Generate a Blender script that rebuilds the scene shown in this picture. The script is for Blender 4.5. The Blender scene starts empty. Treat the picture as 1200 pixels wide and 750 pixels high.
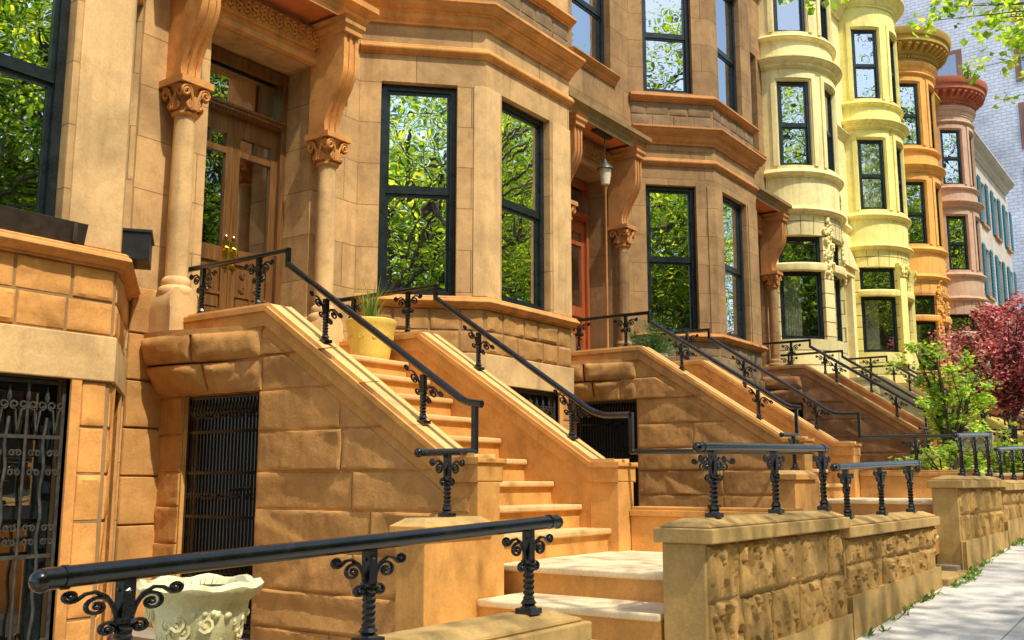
import bpy, math, random
from mathutils import Vector, Matrix, noise
R = math.radians
PI = math.pi
sc = bpy.context.scene
col = sc.collection
PITCH = 6.2      # width of one lot along the street
RISE = 0.345     # the street climbs this much per lot
SLOPE = RISE / PITCH
def gz(x): return SLOPE * (x - 5.1)      # height of the pavement at x

# ---------------------------------------------------------------- materials
def new_mat(name):
    m = bpy.data.materials.new(name); m.use_nodes = True
    nt = m.node_tree; nt.nodes.clear()
    return m, nt
def N(nt, t, **kw):
    n = nt.nodes.new(t)
    for k, v in kw.items(): setattr(n, k, v)
    return n
def mixc(nt, a, b, fac, mode='MIX'):
    n = N(nt, 'ShaderNodeMix', data_type='RGBA', blend_type=mode)
    for s, v in ((n.inputs[0], fac), (n.inputs[6], a), (n.inputs[7], b)):
        if hasattr(v, 'is_linked'): nt.links.new(v, s)
        else: s.default_value = v if not isinstance(v, tuple) else (*v[:3], 1)
    return n.outputs[2]
def ramp(nt, fac, stops):
    n = N(nt, 'ShaderNodeValToRGB')
    el = n.color_ramp.elements
    while len(el) < len(stops): el.new(0.5)
    for e, (p, c) in zip(el, stops):
        e.position = p; e.color = (*c, 1) if isinstance(c, tuple) else (c, c, c, 1)
    nt.links.new(fac, n.inputs[0])
    return n.outputs[0]
def tex_noise(nt, vec, scale, detail=5, rough=0.6, dist=0.0):
    n = N(nt, 'ShaderNodeTexNoise')
    n.inputs['Scale'].default_value = scale; n.inputs['Detail'].default_value = detail
    n.inputs['Roughness'].default_value = rough; n.inputs['Distortion'].default_value = dist
    nt.links.new(vec, n.inputs['Vector'])
    return n.outputs['Fac']
def stone(name, base, var=0.35, dark=(0.06, 0.045, 0.03), stain=0.5, bump=0.25, joints=None, rough=0.85, streak=0.35, light=None, jointdark=0.45, moss=0.0):
    """weathered sandstone: patches, vertical streaks, soot, grain, optional ashlar joints"""
    m, nt = new_mat(name)
    L = nt.links.new
    geo = N(nt, 'ShaderNodeNewGeometry')
    pos = geo.outputs['Position']
    b = tuple(base)
    lo = tuple(c * (1 - var) for c in b)
    hi = light or tuple(min(1, c * (1 + var * 0.7)) for c in b)
    n1 = tex_noise(nt, pos, 1.7, 6, 0.62, 0.4)
    c = ramp(nt, n1, [(0.3, lo), (0.5, b), (0.72, hi)])
    n0 = tex_noise(nt, pos, 0.9, 7, 0.7, 1.2)
    s0 = ramp(nt, n0, [(0.47, 0.0), (0.66, min(.6, var * 1.7))])
    c = mixc(nt, c, (b[0] * .62, b[1] * .60, b[2] * .62), s0)
    n6 = tex_noise(nt, pos, 3.1, 6, 0.75, 2.0)
    s6 = ramp(nt, n6, [(0.56, 0.0), (0.66, min(.5, var * 1.3))])
    c = mixc(nt, c, (min(1, b[0] * 1.12), b[1] * 1.22, min(1, b[2] * 1.6)), s6)
    mp = N(nt, 'ShaderNodeMapping'); mp.inputs['Scale'].default_value = (6, 6, 0.7)
    L(pos, mp.inputs['Vector'])
    n2 = tex_noise(nt, mp.outputs[0], 1.0, 5, 0.6)
    s2 = ramp(nt, n2, [(0.52, 0.0), (0.75, streak)])
    c = mixc(nt, c, dark, s2)
    n3 = tex_noise(nt, pos, 5.5, 8, 0.7)
    s3 = ramp(nt, n3, [(0.5, 0.0), (0.85, stain)])
    c = mixc(nt, c, dark, s3)
    n4 = tex_noise(nt, pos, 60, 3, 0.6)
    g4 = ramp(nt, n4, [(0.3, 0.90), (0.7, 1.07)])
    c = mixc(nt, c, g4, 1.0, 'MULTIPLY')
    if moss:
        n5 = tex_noise(nt, pos, 8, 5, 0.7)
        s5 = ramp(nt, n5, [(0.5, 0.0), (0.7, moss)])
        c = mixc(nt, c, (0.09, 0.09, 0.025), s5)
    height = N(nt, 'ShaderNodeMath', operation='MULTIPLY_ADD')
    L(n4, height.inputs[0]); height.inputs[1].default_value = 0.2; L(n3, height.inputs[2])
    hout = height.outputs[0]
    if joints:
        uv = N(nt, 'ShaderNodeUVMap')
        br = N(nt, 'ShaderNodeTexBrick')
        br.inputs['Scale'].default_value = 1.0
        br.inputs['Brick Width'].default_value = joints[0]; br.inputs['Row Height'].default_value = joints[1]
        br.inputs['Mortar Size'].default_value = joints[2] if len(joints) > 2 else 0.006; br.inputs['Mortar Smooth'].default_value = 0.3
        br.inputs['Color1'].default_value = (1, 1, 1, 1); br.inputs['Color2'].default_value = (0.74, 0.74, 0.75, 1)
        br.inputs['Mortar'].default_value = (jointdark, jointdark, jointdark, 1)
        L(uv.outputs[0], br.inputs['Vector'])
        c = mixc(nt, c, br.outputs['Color'], 1.0, 'MULTIPLY')
        sub = N(nt, 'ShaderNodeMath', operation='MULTIPLY_ADD')
        L(br.outputs['Fac'], sub.inputs[0]); sub.inputs[1].default_value = -1.5; L(hout, sub.inputs[2]); hout = sub.outputs[0]
    bp = N(nt, 'ShaderNodeBump'); bp.inputs['Strength'].default_value = bump; bp.inputs['Distance'].default_value = 0.02
    L(hout, bp.inputs['Height'])
    p = N(nt, 'ShaderNodeBsdfPrincipled'); p.inputs['Roughness'].default_value = rough
    p.inputs['Specular IOR Level'].default_value = 0.25
    L(c, p.inputs['Base Color']); L(bp.outputs[0], p.inputs['Normal'])
    o = N(nt, 'ShaderNodeOutputMaterial'); L(p.outputs[0], o.inputs[0])
    return m
def simple(name, c, rough=0.5, metal=0.0, var=0.2, scale=8, bump=0.0, spec=0.5, coat=0.0, patch=None):
    m, nt = new_mat(name); L = nt.links.new
    geo = N(nt, 'ShaderNodeNewGeometry')
    n = tex_noise(nt, geo.outputs['Position'], scale, 5, 0.65)
    cc = ramp(nt, n, [(0.3, tuple(v * (1 - var) for v in c)), (0.7, tuple(min(1, v * (1 + var)) for v in c))])
    p = N(nt, 'ShaderNodeBsdfPrincipled'); p.inputs['Metallic'].default_value = metal
    p.inputs['Specular IOR Level'].default_value = spec; p.inputs['Coat Weight'].default_value = coat
    if patch:
        n9 = tex_noise(nt, geo.outputs['Position'], 9, 7, 0.75, 0.6); cc = mixc(nt, cc, patch, ramp(nt, n9, [(0.55, 0.0), (0.68, 0.75)]))
    L(cc, p.inputs['Base Color'])
    rr = ramp(nt, n, [(0.3, max(0.02, rough * 0.75)), (0.7, min(1, rough * 1.25))]); L(rr, p.inputs['Roughness'])
    if bump:
        bp = N(nt, 'ShaderNodeBump'); bp.inputs['Strength'].default_value = bump; bp.inputs['Distance'].default_value = 0.01
        n2 = tex_noise(nt, geo.outputs['Position'], scale * 5, 4, 0.6); L(n2, bp.inputs['Height']); L(bp.outputs[0], p.inputs['Normal'])
    o = N(nt, 'ShaderNodeOutputMaterial'); L(p.outputs[0], o.inputs[0])
    return m
def wood(name, c, c2, rough=0.35):
    m, nt = new_mat(name); L = nt.links.new
    geo = N(nt, 'ShaderNodeNewGeometry')
    mp = N(nt, 'ShaderNodeMapping'); mp.inputs['Scale'].default_value = (30, 30, 2.0); L(geo.outputs['Position'], mp.inputs[0])
    n = tex_noise(nt, mp.outputs[0], 1.2, 6, 0.6, 0.6)
    cc = ramp(nt, n, [(0.3, c), (0.7, c2)])
    p = N(nt, 'ShaderNodeBsdfPrincipled'); p.inputs['Roughness'].default_value = rough; p.inputs['Coat Weight'].default_value = 0.3
    L(cc, p.inputs['Base Color'])
    o = N(nt, 'ShaderNodeOutputMaterial'); L(p.outputs[0], o.inputs[0])
    return m
def glass(name, refl=0.8, wob=0.010, dark=(0.012, 0.014, 0.012)):
    """window glass: strong mirror image of the street, dark room behind"""
    m, nt = new_mat(name); L = nt.links.new
    geo = N(nt, 'ShaderNodeNewGeometry')
    n = tex_noise(nt, geo.outputs['Position'], 2.2, 2, 0.5)
    bp = N(nt, 'ShaderNodeBump'); bp.inputs['Strength'].default_value = wob; bp.inputs['Distance'].default_value = 0.2
    L(n, bp.inputs['Height'])
    g = N(nt, 'ShaderNodeBsdfGlossy'); g.inputs['Roughness'].default_value = 0.008; g.inputs['Color'].default_value = (0.97, 1, 0.97, 1)
    L(bp.outputs[0], g.inputs['Normal'])
    t = N(nt, 'ShaderNodeBsdfTransparent'); t.inputs['Color'].default_value = (0.85, 0.9, 0.85, 1)
    mx = N(nt, 'ShaderNodeMixShader'); mx.inputs[0].default_value = refl
    L(t.outputs[0], mx.inputs[1]); L(g.outputs[0], mx.inputs[2])
    o = N(nt, 'ShaderNodeOutputMaterial'); L(mx.outputs[0], o.inputs[0])
    return m
def leaf_mat(name, stops, trans=0.45, tint=(2.3, 2.25, .7)):
    m, nt = new_mat(name); L = nt.links.new
    geo = N(nt, 'ShaderNodeNewGeometry')
    c = ramp(nt, geo.outputs['Random Per Island'], stops)
    n = tex_noise(nt, geo.outputs['Position'], 0.8, 3, 0.6)
    k = ramp(nt, n, [(0.35, 0.6), (0.65, 1.25)])
    c = mixc(nt, c, k, 1.0, 'MULTIPLY')
    d = N(nt, 'ShaderNodeBsdfPrincipled'); d.inputs['Roughness'].default_value = 0.5; L(c, d.inputs['Base Color'])
    t = N(nt, 'ShaderNodeBsdfTranslucent')
    c2 = mixc(nt, c, tint, 1.0, 'MULTIPLY'); L(c2, t.inputs[0])
    mx = N(nt, 'ShaderNodeMixShader'); mx.inputs[0].default_value = trans
    L(d.outputs[0], mx.inputs[1]); L(t.outputs[0], mx.inputs[2])
    o = N(nt, 'ShaderNodeOutputMaterial'); L(mx.outputs[0], o.inputs[0])
    return m
def brick(name, c1, c2, mortar, w=0.22, h=0.075, msize=0.012):
    m, nt = new_mat(name); L = nt.links.new
    uv = N(nt, 'ShaderNodeUVMap')
    br = N(nt, 'ShaderNodeTexBrick')
    for k, v in (('Scale', 1.0), ('Brick Width', w), ('Row Height', h), ('Mortar Size', msize), ('Bias', -0.2)): br.inputs[k].default_value = v
    br.inputs['Color1'].default_value = (*c1, 1); br.inputs['Color2'].default_value = (*c2, 1); br.inputs['Mortar'].default_value = (*mortar, 1)
    L(uv.outputs[0], br.inputs['Vector'])
    geo = N(nt, 'ShaderNodeNewGeometry')
    n = tex_noise(nt, geo.outputs['Position'], 0.35, 6, 0.65)
    k = ramp(nt, n, [(0.3, 0.6), (0.7, 1.2)])
    c = mixc(nt, br.outputs['Color'], k, 1.0, 'MULTIPLY')
    p = N(nt, 'ShaderNodeBsdfPrincipled'); p.inputs['Roughness'].default_value = 0.9
    L(c, p.inputs['Base Color'])
    bp = N(nt, 'ShaderNodeBump'); bp.inputs['Strength'].default_value = 0.4; bp.inputs['Distance'].default_value = 0.02; bp.invert = True
    L(br.outputs['Fac'], bp.inputs['Height']); L(bp.outputs[0], p.inputs['Normal'])
    o = N(nt, 'ShaderNodeOutputMaterial'); L(p.outputs[0], o.inputs[0])
    return m

M = {}
SD = (0.10, 0.05, 0.02)
M['gold']      = stone('golden_stone', (0.65, 0.40, 0.165), 0.3, SD, 0.5, 0.14, (1.25, 0.47), streak=0.45)
M['gold_plain']= stone('golden_stone_plain', (0.71, 0.455, 0.195), 0.28, SD, 0.4, 0.12, None, streak=0.35)
M['trim']      = stone('orange_trim_stone', (0.72, 0.33, 0.09), 0.32, SD, 0.5, 0.12, None, streak=0.25)
M['rock']      = stone('rock_faced_stone', (0.52, 0.27, 0.085), 0.35, SD, 0.5, 0.5, None, streak=0.25)
M['rock_or']   = stone('orange_rock_faced_stone', (0.76, 0.36, 0.095), 0.28, SD, 0.35, 0.45, None, streak=0.15)
M['mortar']    = stone('joint_mortar', (0.36, 0.21, 0.085), 0.2, SD, 0.3, 0.2, None)
M['stoop']     = stone('orange_stoop_stone', (0.67, 0.335, 0.088), 0.3, (0.14, 0.07, 0.025), 0.45, 0.18, None, streak=0.25)
M['stoop_rock']= stone('stoop_side_stone', (0.56, 0.285, 0.085), 0.32, (0.13, 0.06, 0.02), 0.35, 0.45, None, streak=0.25)
M['tread']     = stone('worn_sunlit_tread_stone', (0.70, 0.45, 0.19), 0.3, (0.3, 0.18, 0.06), 0.25, 0.15, None, streak=0.05)  # lighter than the risers: sunlight on the step tops put into the colour
M['landing']   = stone('sunlit_tone_landing_stone', (0.80, 0.63, 0.37), 0.28, (0.3, 0.22, 0.10), 0.5, 0.15, None, streak=0.05)  # sun falling on the flat landing is painted in as a paler stone
M['coping']    = stone('sunlit_tone_coping', (0.78, 0.46, 0.16), 0.16, (0.3, 0.15, 0.05), 0.25, 0.12, None, streak=0.05)  # sunlit tone for the coping tops, painted lighter than their sides
M['mottled']   = stone('mottled_stoop_stone', (0.58, 0.30, 0.09), 0.32, (0.12, 0.07, 0.03), 0.65, 0.3, None, streak=0.3)
M['mottled_rock'] = stone('mottled_stoop_side', (0.52, 0.27, 0.085), 0.35, (0.10, 0.06, 0.03), 0.75, 0.5, None, streak=0.35)
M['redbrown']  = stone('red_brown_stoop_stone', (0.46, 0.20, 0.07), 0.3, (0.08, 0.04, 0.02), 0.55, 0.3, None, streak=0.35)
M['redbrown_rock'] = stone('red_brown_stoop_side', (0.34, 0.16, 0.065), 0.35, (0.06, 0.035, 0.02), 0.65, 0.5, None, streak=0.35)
M['brown']     = stone('brown_stone', (0.42, 0.25, 0.105), 0.32, (0.07, 0.045, 0.025), 0.55, 0.14, (1.25, 0.47), streak=0.35)
M['brown_trim']= stone('brown_trim_stone', (0.54, 0.24, 0.075), 0.28, (0.10, 0.06, 0.03), 0.4, 0.14, None, streak=0.35)
M['brown_rock']= stone('brown_rock_faced_stone', (0.27, 0.18, 0.095), 0.35, (0.07, 0.05, 0.035), 0.5, 0.5, None)
M['soffit']    = stone('bounce_glow_soffit', (0.66, 0.20, 0.055), 0.15, SD, 0.2, 0.08, None, streak=0.1)  # red-orange glow of light bounced under the canopy, put into the colour
M['wall_rock'] = stone('garden_wall_stone', (0.47, 0.275, 0.085), 0.35, (0.09, 0.065, 0.025), 0.55, 0.55, None, streak=0.35, moss=0.35)
M['wall_cap']  = stone('garden_wall_coping', (0.50, 0.32, 0.11), 0.25, (0.12, 0.085, 0.035), 0.45, 0.25, None, moss=0.25)
M['cream']     = stone('cream_stone', (0.93, 0.79, 0.37), 0.14, (0.34, 0.25, 0.09), 0.35, 0.1, None, streak=0.5)
M['cream_j']   = stone('cream_banded_stone', (0.93, 0.79, 0.37), 0.14, (0.30, 0.22, 0.08), 0.25, 0.1, (3.0, 0.30, 0.013), streak=0.25, jointdark=0.22)
M['lemon']     = stone('lemon_stone', (0.92, 0.82, 0.28), 0.14, (0.40, 0.28, 0.06), 0.35, 0.1, None, streak=0.5)
M['lemon_j']   = stone('lemon_banded_stone', (0.92, 0.82, 0.28), 0.14, (0.36, 0.25, 0.05), 0.25, 0.1, (3.0, 0.30, 0.013), streak=0.25, jointdark=0.22)
M['amber']     = stone('amber_stone', (0.85, 0.44, 0.11), 0.18, (0.28, 0.12, 0.03), 0.3, 0.08, None)
M['amber_j']   = stone('amber_banded_stone', (0.85, 0.44, 0.11), 0.18, (0.28, 0.12, 0.03), 0.3, 0.1, (3.0, 0.30, 0.013), jointdark=0.3)
M['ochre']     = stone('ochre_cornice_paint', (0.50, 0.31, 0.06), 0.2, (0.2, 0.11, 0.03), 0.3, 0.08, None)
M['pink']      = stone('pinkish_stone', (0.58, 0.38, 0.25), 0.16, (0.2, 0.11, 0.06), 0.3, 0.08, None)
M['red_paint'] = stone('red_cornice_paint', (0.50, 0.15, 0.075), 0.2, (0.2, 0.07, 0.03), 0.3, 0.08, None)
M['grey']      = stone('grey_stucco', (0.55, 0.48, 0.38), 0.15, (0.2, 0.16, 0.12), 0.3, 0.1, None)
M['olive']     = stone('olive_canopy_stone', (0.27, 0.185, 0.075), 0.3, (0.06, 0.05, 0.03), 0.5, 0.15, None)
M['teal']      = simple('teal_paint', (0.02, 0.16, 0.22), 0.5)
M['frame']     = simple('dark_window_paint', (0.010, 0.016, 0.018), 0.3, var=0.4)
M['iron']      = simple('black_iron', (0.006, 0.007, 0.007), 0.17, var=0.5, scale=25, bump=0.10, spec=0.7, patch=(0.035, 0.022, 0.013))
M['grille']    = simple('old_iron', (0.05, 0.046, 0.036), 0.45, var=0.5, scale=20)
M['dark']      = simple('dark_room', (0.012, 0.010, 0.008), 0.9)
M['glass']     = glass('window_glass', 0.9)
M['glass_up']  = glass('upper_window_glass', 0.6)
M['glass_dim'] = glass('door_glass', 0.48)
M['curtain']   = simple('lace_curtain', (0.62, 0.60, 0.48), 0.9, var=0.35, scale=14)
M['door_wood'] = wood('brown_door_wood', (0.085, 0.038, 0.012), (0.23, 0.105, 0.032))
M['door_red']  = wood('red_door_wood', (0.27, 0.06, 0.018), (0.45, 0.12, 0.035))
M['brass']     = simple('polished_brass', (0.85, 0.56, 0.14), 0.22, metal=1.0, var=0.15)
M['bark']      = stone('bark', (0.10, 0.075, 0.05), 0.4, (0.03, 0.02, 0.015), 0.6, 0.8, None)
M['leaf']      = leaf_mat('street_tree_leaves', [(0.0, (0.07, 0.15, 0.018)), (0.4, (0.18, 0.29, 0.03)), (0.75, (0.36, 0.43, 0.05)), (1.0, (0.56, 0.55, 0.09))], 0.6)
M['leaf_bright'] = leaf_mat('sapling_leaves', [(0.0, (0.14, 0.28, 0.04)), (0.5, (0.30, 0.46, 0.08)), (0.85, (0.52, 0.60, 0.14)), (1.0, (0.72, 0.70, 0.22))], 0.45)
M['leaf_red']  = leaf_mat('maple_leaves', [(0.0, (0.09, 0.012, 0.025)), (0.4, (0.42, 0.07, 0.085)), (0.72, (0.66, 0.25, 0.24)), (1.0, (0.85, 0.50, 0.46))], 0.3, (1.5, 1.1, 1.05))
M['leaf_dark'] = leaf_mat('dark_tree_leaves', [(0.0, (0.03, 0.08, 0.015)), (0.5, (0.09, 0.18, 0.025)), (0.85, (0.2, 0.31, 0.045)), (1.0, (0.34, 0.42, 0.08))], 0.5)
M['leaf_juniper'] = leaf_mat('juniper_needles', [(0.0, (0.02, 0.06, 0.012)), (0.6, (0.05, 0.13, 0.02)), (1.0, (0.12, 0.22, 0.04))], 0.2)
M['grass_blade'] = leaf_mat('grass_blades', [(0.0, (0.07, 0.14, 0.02)), (0.6, (0.17, 0.27, 0.05)), (1.0, (0.40, 0.42, 0.14))], 0.3)
M['yellow_pot']= stone('yellow_glazed_clay', (0.80, 0.58, 0.12), 0.15, (0.4, 0.24, 0.04), 0.3, 0.08, None, rough=0.5, streak=0.2)
M['white_urn'] = stone('weathered_white_stone', (0.92, 0.84, 0.46), 0.1, (0.50, 0.38, 0.08), 0.5, 0.3, None, streak=0.2)
M['grey_pot']  = stone('pale_grey_pot', (0.5, 0.48, 0.4), 0.15, (0.2, 0.2, 0.15), 0.3, 0.15, None)
M['soil']      = simple('soil', (0.03, 0.02, 0.012), 0.95, bump=0.5)
M['box']       = simple('dark_box_paint', (0.035, 0.022, 0.012), 0.6, var=0.4, scale=12)
M['black_box'] = simple('black_plastic', (0.012, 0.012, 0.013), 0.5)
M['milk']      = simple('lantern_glass', (0.75, 0.68, 0.48), 0.25)
M['asphalt']   = simple('asphalt', (0.05, 0.05, 0.052), 0.9, var=0.3, scale=40, bump=0.4)
M['kerb']      = stone('granite_kerb', (0.42, 0.41, 0.38), 0.2, (0.2, 0.2, 0.18), 0.4, 0.3, None)
M['earth']     = simple('earth', (0.10, 0.09, 0.06), 0.95, var=0.3, scale=1.0)
M['area']      = stone('areaway_concrete', (0.36, 0.31, 0.22), 0.25, (0.16, 0.13, 0.08), 0.5, 0.3, (1.3, 1.3))
M['walk']      = stone('concrete_flags', (0.76, 0.72, 0.63), 0.17, (0.30, 0.27, 0.21), 0.6, 0.25, (1.5, 1.45), jointdark=0.35, streak=0.1)
M['pale_brick']= brick('haze_whitened_brick', (0.88, 0.89, 0.93), (0.76, 0.78, 0.84), (0.60, 0.61, 0.67), 0.5, 0.2, 0.03)  # brick whitened so the colour itself carries the haze and glare
M['red_brick'] = brick('red_brick', (0.34, 0.10, 0.06), (0.27, 0.075, 0.045), (0.4, 0.34, 0.28))
M['far_brown'] = stone('opposite_brownstone', (0.30, 0.16, 0.09), 0.25, SD, 0.4, 0.1, (1.2, 0.45))
M['weed']      = leaf_mat('weeds', [(0.0, (0.05, 0.12, 0.015)), (1.0, (0.2, 0.3, 0.04))], 0.3)

# ---------------------------------------------------------------- mesh builder
class MB:
    def __init__(s, T=None): s.v = []; s.f = []; s.uv = {}; s.T = T
    def add(s, verts, faces, uvs=None):
        o = len(s.v)
        if s.T is not None: verts = [s.T @ Vector(p) for p in verts]
        s.v.extend([tuple(p) for p in verts])
        for i, f in enumerate(faces):
            if uvs: s.uv[len(s.f)] = uvs[i]
            s.f.append([a + o for a in f])
    def box(s, x0, x1, y0, y1, z0, z1):
        v = [(x, y, z) for x in (x0, x1) for y in (y0, y1) for z in (z0, z1)]
        s.add(v, [(0, 1, 3, 2), (4, 6, 7, 5), (0, 4, 5, 1), (2, 3, 7, 6), (0, 2, 6, 4), (1, 5, 7, 3)])
    def prism(s, pts, axis, a, b):
        """extrude polygon along axis: X -> pts are (y,z); Y -> (x,z); Z -> (x,y)"""
        mk = {'X': lambda p, t: (t, p[0], p[1]), 'Y': lambda p, t: (p[0], t, p[1]), 'Z': lambda p, t: (p[0], p[1], t)}[axis]
        n = len(pts)
        v = [mk(p, a) for p in pts] + [mk(p, b) for p in pts]
        f = [list(range(n)), list(range(2 * n - 1, n - 1, -1))] + [(i, (i + 1) % n, n + (i + 1) % n, n + i) for i in range(n)]
        s.add(v, f)
    def tube(s, pts, r, n=8, cap=True):
        P = [Vector(p) for p in pts]; m = len(P)
        rs = r if isinstance(r, (list, tuple)) else [r] * m
        t0 = (P[1] - P[0]).normalized()
        up = Vector((0, 0, 1)) if abs(t0.z) < 0.9 else Vector((1, 0, 0))
        a = t0.cross(up).normalized()
        v = []
        for i in range(m):
            t = (P[min(i + 1, m - 1)] - P[max(i - 1, 0)])
            if t.length < 1e-9: t = t0
            t.normalize()
            a = (a - t * a.dot(t))
            if a.length < 1e-6: a = t.orthogonal()
            a.normalize(); b = t.cross(a)
            for k in range(n):
                q = 2 * PI * (k + 0.5) / n
                v.append(P[i] + (a * math.cos(q) + b * math.sin(q)) * rs[i])
        f = [(i * n + k, i * n + (k + 1) % n, (i + 1) * n + (k + 1) % n, (i + 1) * n + k) for i in range(m - 1) for k in range(n)]
        if cap: f += [list(range(n))[::-1], [(m - 1) * n + k for k in range(n)]]
        s.add(v, f)
    def lathe(s, prof, c=(0, 0), n=20, cap=True):
        v = [(c[0] + r * math.cos(2 * PI * k / n), c[1] + r * math.sin(2 * PI * k / n), z) for r, z in prof for k in range(n)]
        m = len(prof)
        f = [(i * n + k, i * n + (k + 1) % n, (i + 1) * n + (k + 1) % n, (i + 1) * n + k) for i in range(m - 1) for k in range(n)]
        if cap: f += [list(range(n))[::-1], [(m - 1) * n + k for k in range(n)]]
        s.add(v, f)
    def sphere(s, c, r, n=10, sz=1.0):
        s.lathe([(max(1e-4, r * math.sin(PI * i / 6)), c[2] - r * sz * math.cos(PI * i / 6)) for i in range(7)], (c[0], c[1]), n)
    def sweep(s, path, prof, ends=True):
        """moulding: profile (out, z) swept along a plan path, outside on the right of travel"""
        n = len(path); k = len(prof); L = [0]
        for i in range(n - 1): L.append(L[-1] + math.dist(path[i], path[i + 1]))
        v = []
        for i in range(n):
            nx, ny = mitre(path, i)
            for o, z in prof: v.append((path[i][0] + nx * o, path[i][1] + ny * o, z))
        f = [(i * k + j, (i + 1) * k + j, (i + 1) * k + j + 1, i * k + j + 1) for i in range(n - 1) for j in range(k - 1)]
        uv = [[(L[i], prof[j][1]), (L[i + 1], prof[j][1]), (L[i + 1], prof[j + 1][1]), (L[i], prof[j + 1][1])] for i in range(n - 1) for j in range(k - 1)]
        if ends: f += [list(range(k)), [(n - 1) * k + j for j in range(k)][::-1]]; uv += [[(0, 0)] * k, [(0, 0)] * k]
        s.add(v, f, uv)
    def build(s, name, mat, parent=None, smooth=35, bevel=0.0, seg=2, mat2=None):
        me = bpy.data.meshes.new(name)
        me.from_pydata(s.v, [], s.f)
        uvl = me.uv_layers.new(name='UVMap')
        for p in me.polygons:
            u = s.uv.get(p.index)
            if u:
                for li, c in zip(p.loop_indices, u): uvl.data[li].uv = c
            else:
                nn = p.normal
                if abs(nn.z) > 0.7:
                    for li in p.loop_indices: q = me.vertices[me.loops[li].vertex_index].co; uvl.data[li].uv = (q.x, q.y)
                else:
                    t = Vector((-nn.y, nn.x, 0)).normalized()
                    for li in p.loop_indices: q = me.vertices[me.loops[li].vertex_index].co; uvl.data[li].uv = (q.dot(t), q.z)
        if mat2:
            me.materials.append(M[mat]); me.materials.append(M[mat2[0]])
            for p in me.polygons: p.material_index = 1 if p.index >= mat2[1] else 0
        if smooth:
            me.polygons.foreach_set('use_smooth', [True] * len(me.polygons))
            me.set_sharp_from_angle(angle=R(smooth))
        if not mat2: me.materials.append(M[mat] if isinstance(mat, str) else mat)
        me.update()
        o = bpy.data.objects.new(name, me); col.objects.link(o)
        if parent is not None: o.parent = parent
        if bevel:
            b = o.modifiers.new('Bevel', 'BEVEL'); b.width = bevel; b.segments = seg; b.limit_method = 'ANGLE'; b.angle_limit = R(40)
        return o
def mitre(path, i):
    def nrm(a, b):
        dx, dy = b[0] - a[0], b[1] - a[1]; l = math.hypot(dx, dy) or 1
        return dy / l, -dx / l
    if i == 0: return nrm(path[0], path[1])
    if i == len(path) - 1: return nrm(path[-2], path[-1])
    a = nrm(path[i - 1], path[i]); b = nrm(path[i], path[i + 1])
    d = 1 + a[0] * b[0] + a[1] * b[1]
    return (a[0] + b[0]) / d, (a[1] + b[1]) / d
class Path:
    def __init__(s, pts):
        s.p = pts; s.L = [0]
        for i in range(len(pts) - 1): s.L.append(s.L[-1] + math.dist(pts[i], pts[i + 1]))
        s.len = s.L[-1]
    def at(s, u, side=0):
        L = s.L
        i = 0
        while i < len(L) - 2 and (u > L[i + 1] + 1e-7 or (side > 0 and u > L[i + 1] - 1e-7)): i += 1
        a, b = s.p[i], s.p[i + 1]; l = L[i + 1] - L[i]; t = (u - L[i]) / l
        return a[0] + (b[0] - a[0]) * t, a[1] + (b[1] - a[1]) * t, (b[1] - a[1]) / l, -(b[0] - a[0]) / l
    def sub(s, u0, u1):
        r = [s.at(u0, 1)[:2]] + [s.p[i] for i in range(len(s.p)) if u0 + 1e-5 < s.L[i] < u1 - 1e-5] + [s.at(u1)[:2]]
        return r
def wall(mb, P, z0, z1, ops=(), reveal=0.16, off=0.0):
    """sheet along path P with rectangular openings (s0,s1,za,zb) and their reveals"""
    S = sorted(set([round(x, 5) for x in P.L] + [round(x, 5) for o in ops for x in o[:2]]))
    Zs = sorted(set([z0, z1] + [z for o in ops for z in o[2:4] if z0 < z < z1]))
    for a, b in zip(S, S[1:]):
        if b - a < 1e-5: continue
        xa, ya, nx, ny = P.at(a, 1); xb, yb, _, _ = P.at(b)
        for za, zb in zip(Zs, Zs[1:]):
            cu, cz = (a + b) / 2, (za + zb) / 2
            if any(o[0] < cu < o[1] and o[2] < cz < o[3] for o in ops): continue
            mb.add([(xa, ya, za), (xb, yb, za), (xb, yb, zb), (xa, ya, zb)], [(0, 1, 2, 3)], [[(a, za), (b, za), (b, zb), (a, zb)]])
    for o in ops:
        a, b, za, zb = o; za = max(za, z0); zb = min(zb, z1)
        sub = P.sub(a, b)
        nrm = [mitre(sub, i) if len(sub) > 1 else (0, -1) for i in range(len(sub))]
        inn = [(p[0] - n[0] * reveal, p[1] - n[1] * reveal) for p, n in zip(sub, nrm)]
        for i in (0, len(sub) - 1):
            mb.add([(*sub[i], za), (*inn[i], za), (*inn[i], zb), (*sub[i], zb)], [(0, 1, 2, 3)])
        for z in (za, zb):
            for i in range(len(sub) - 1):
                mb.add([(*sub[i], z), (*sub[i + 1], z), (*inn[i + 1], z), (*inn[i], z)], [(0, 1, 2, 3)])
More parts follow.
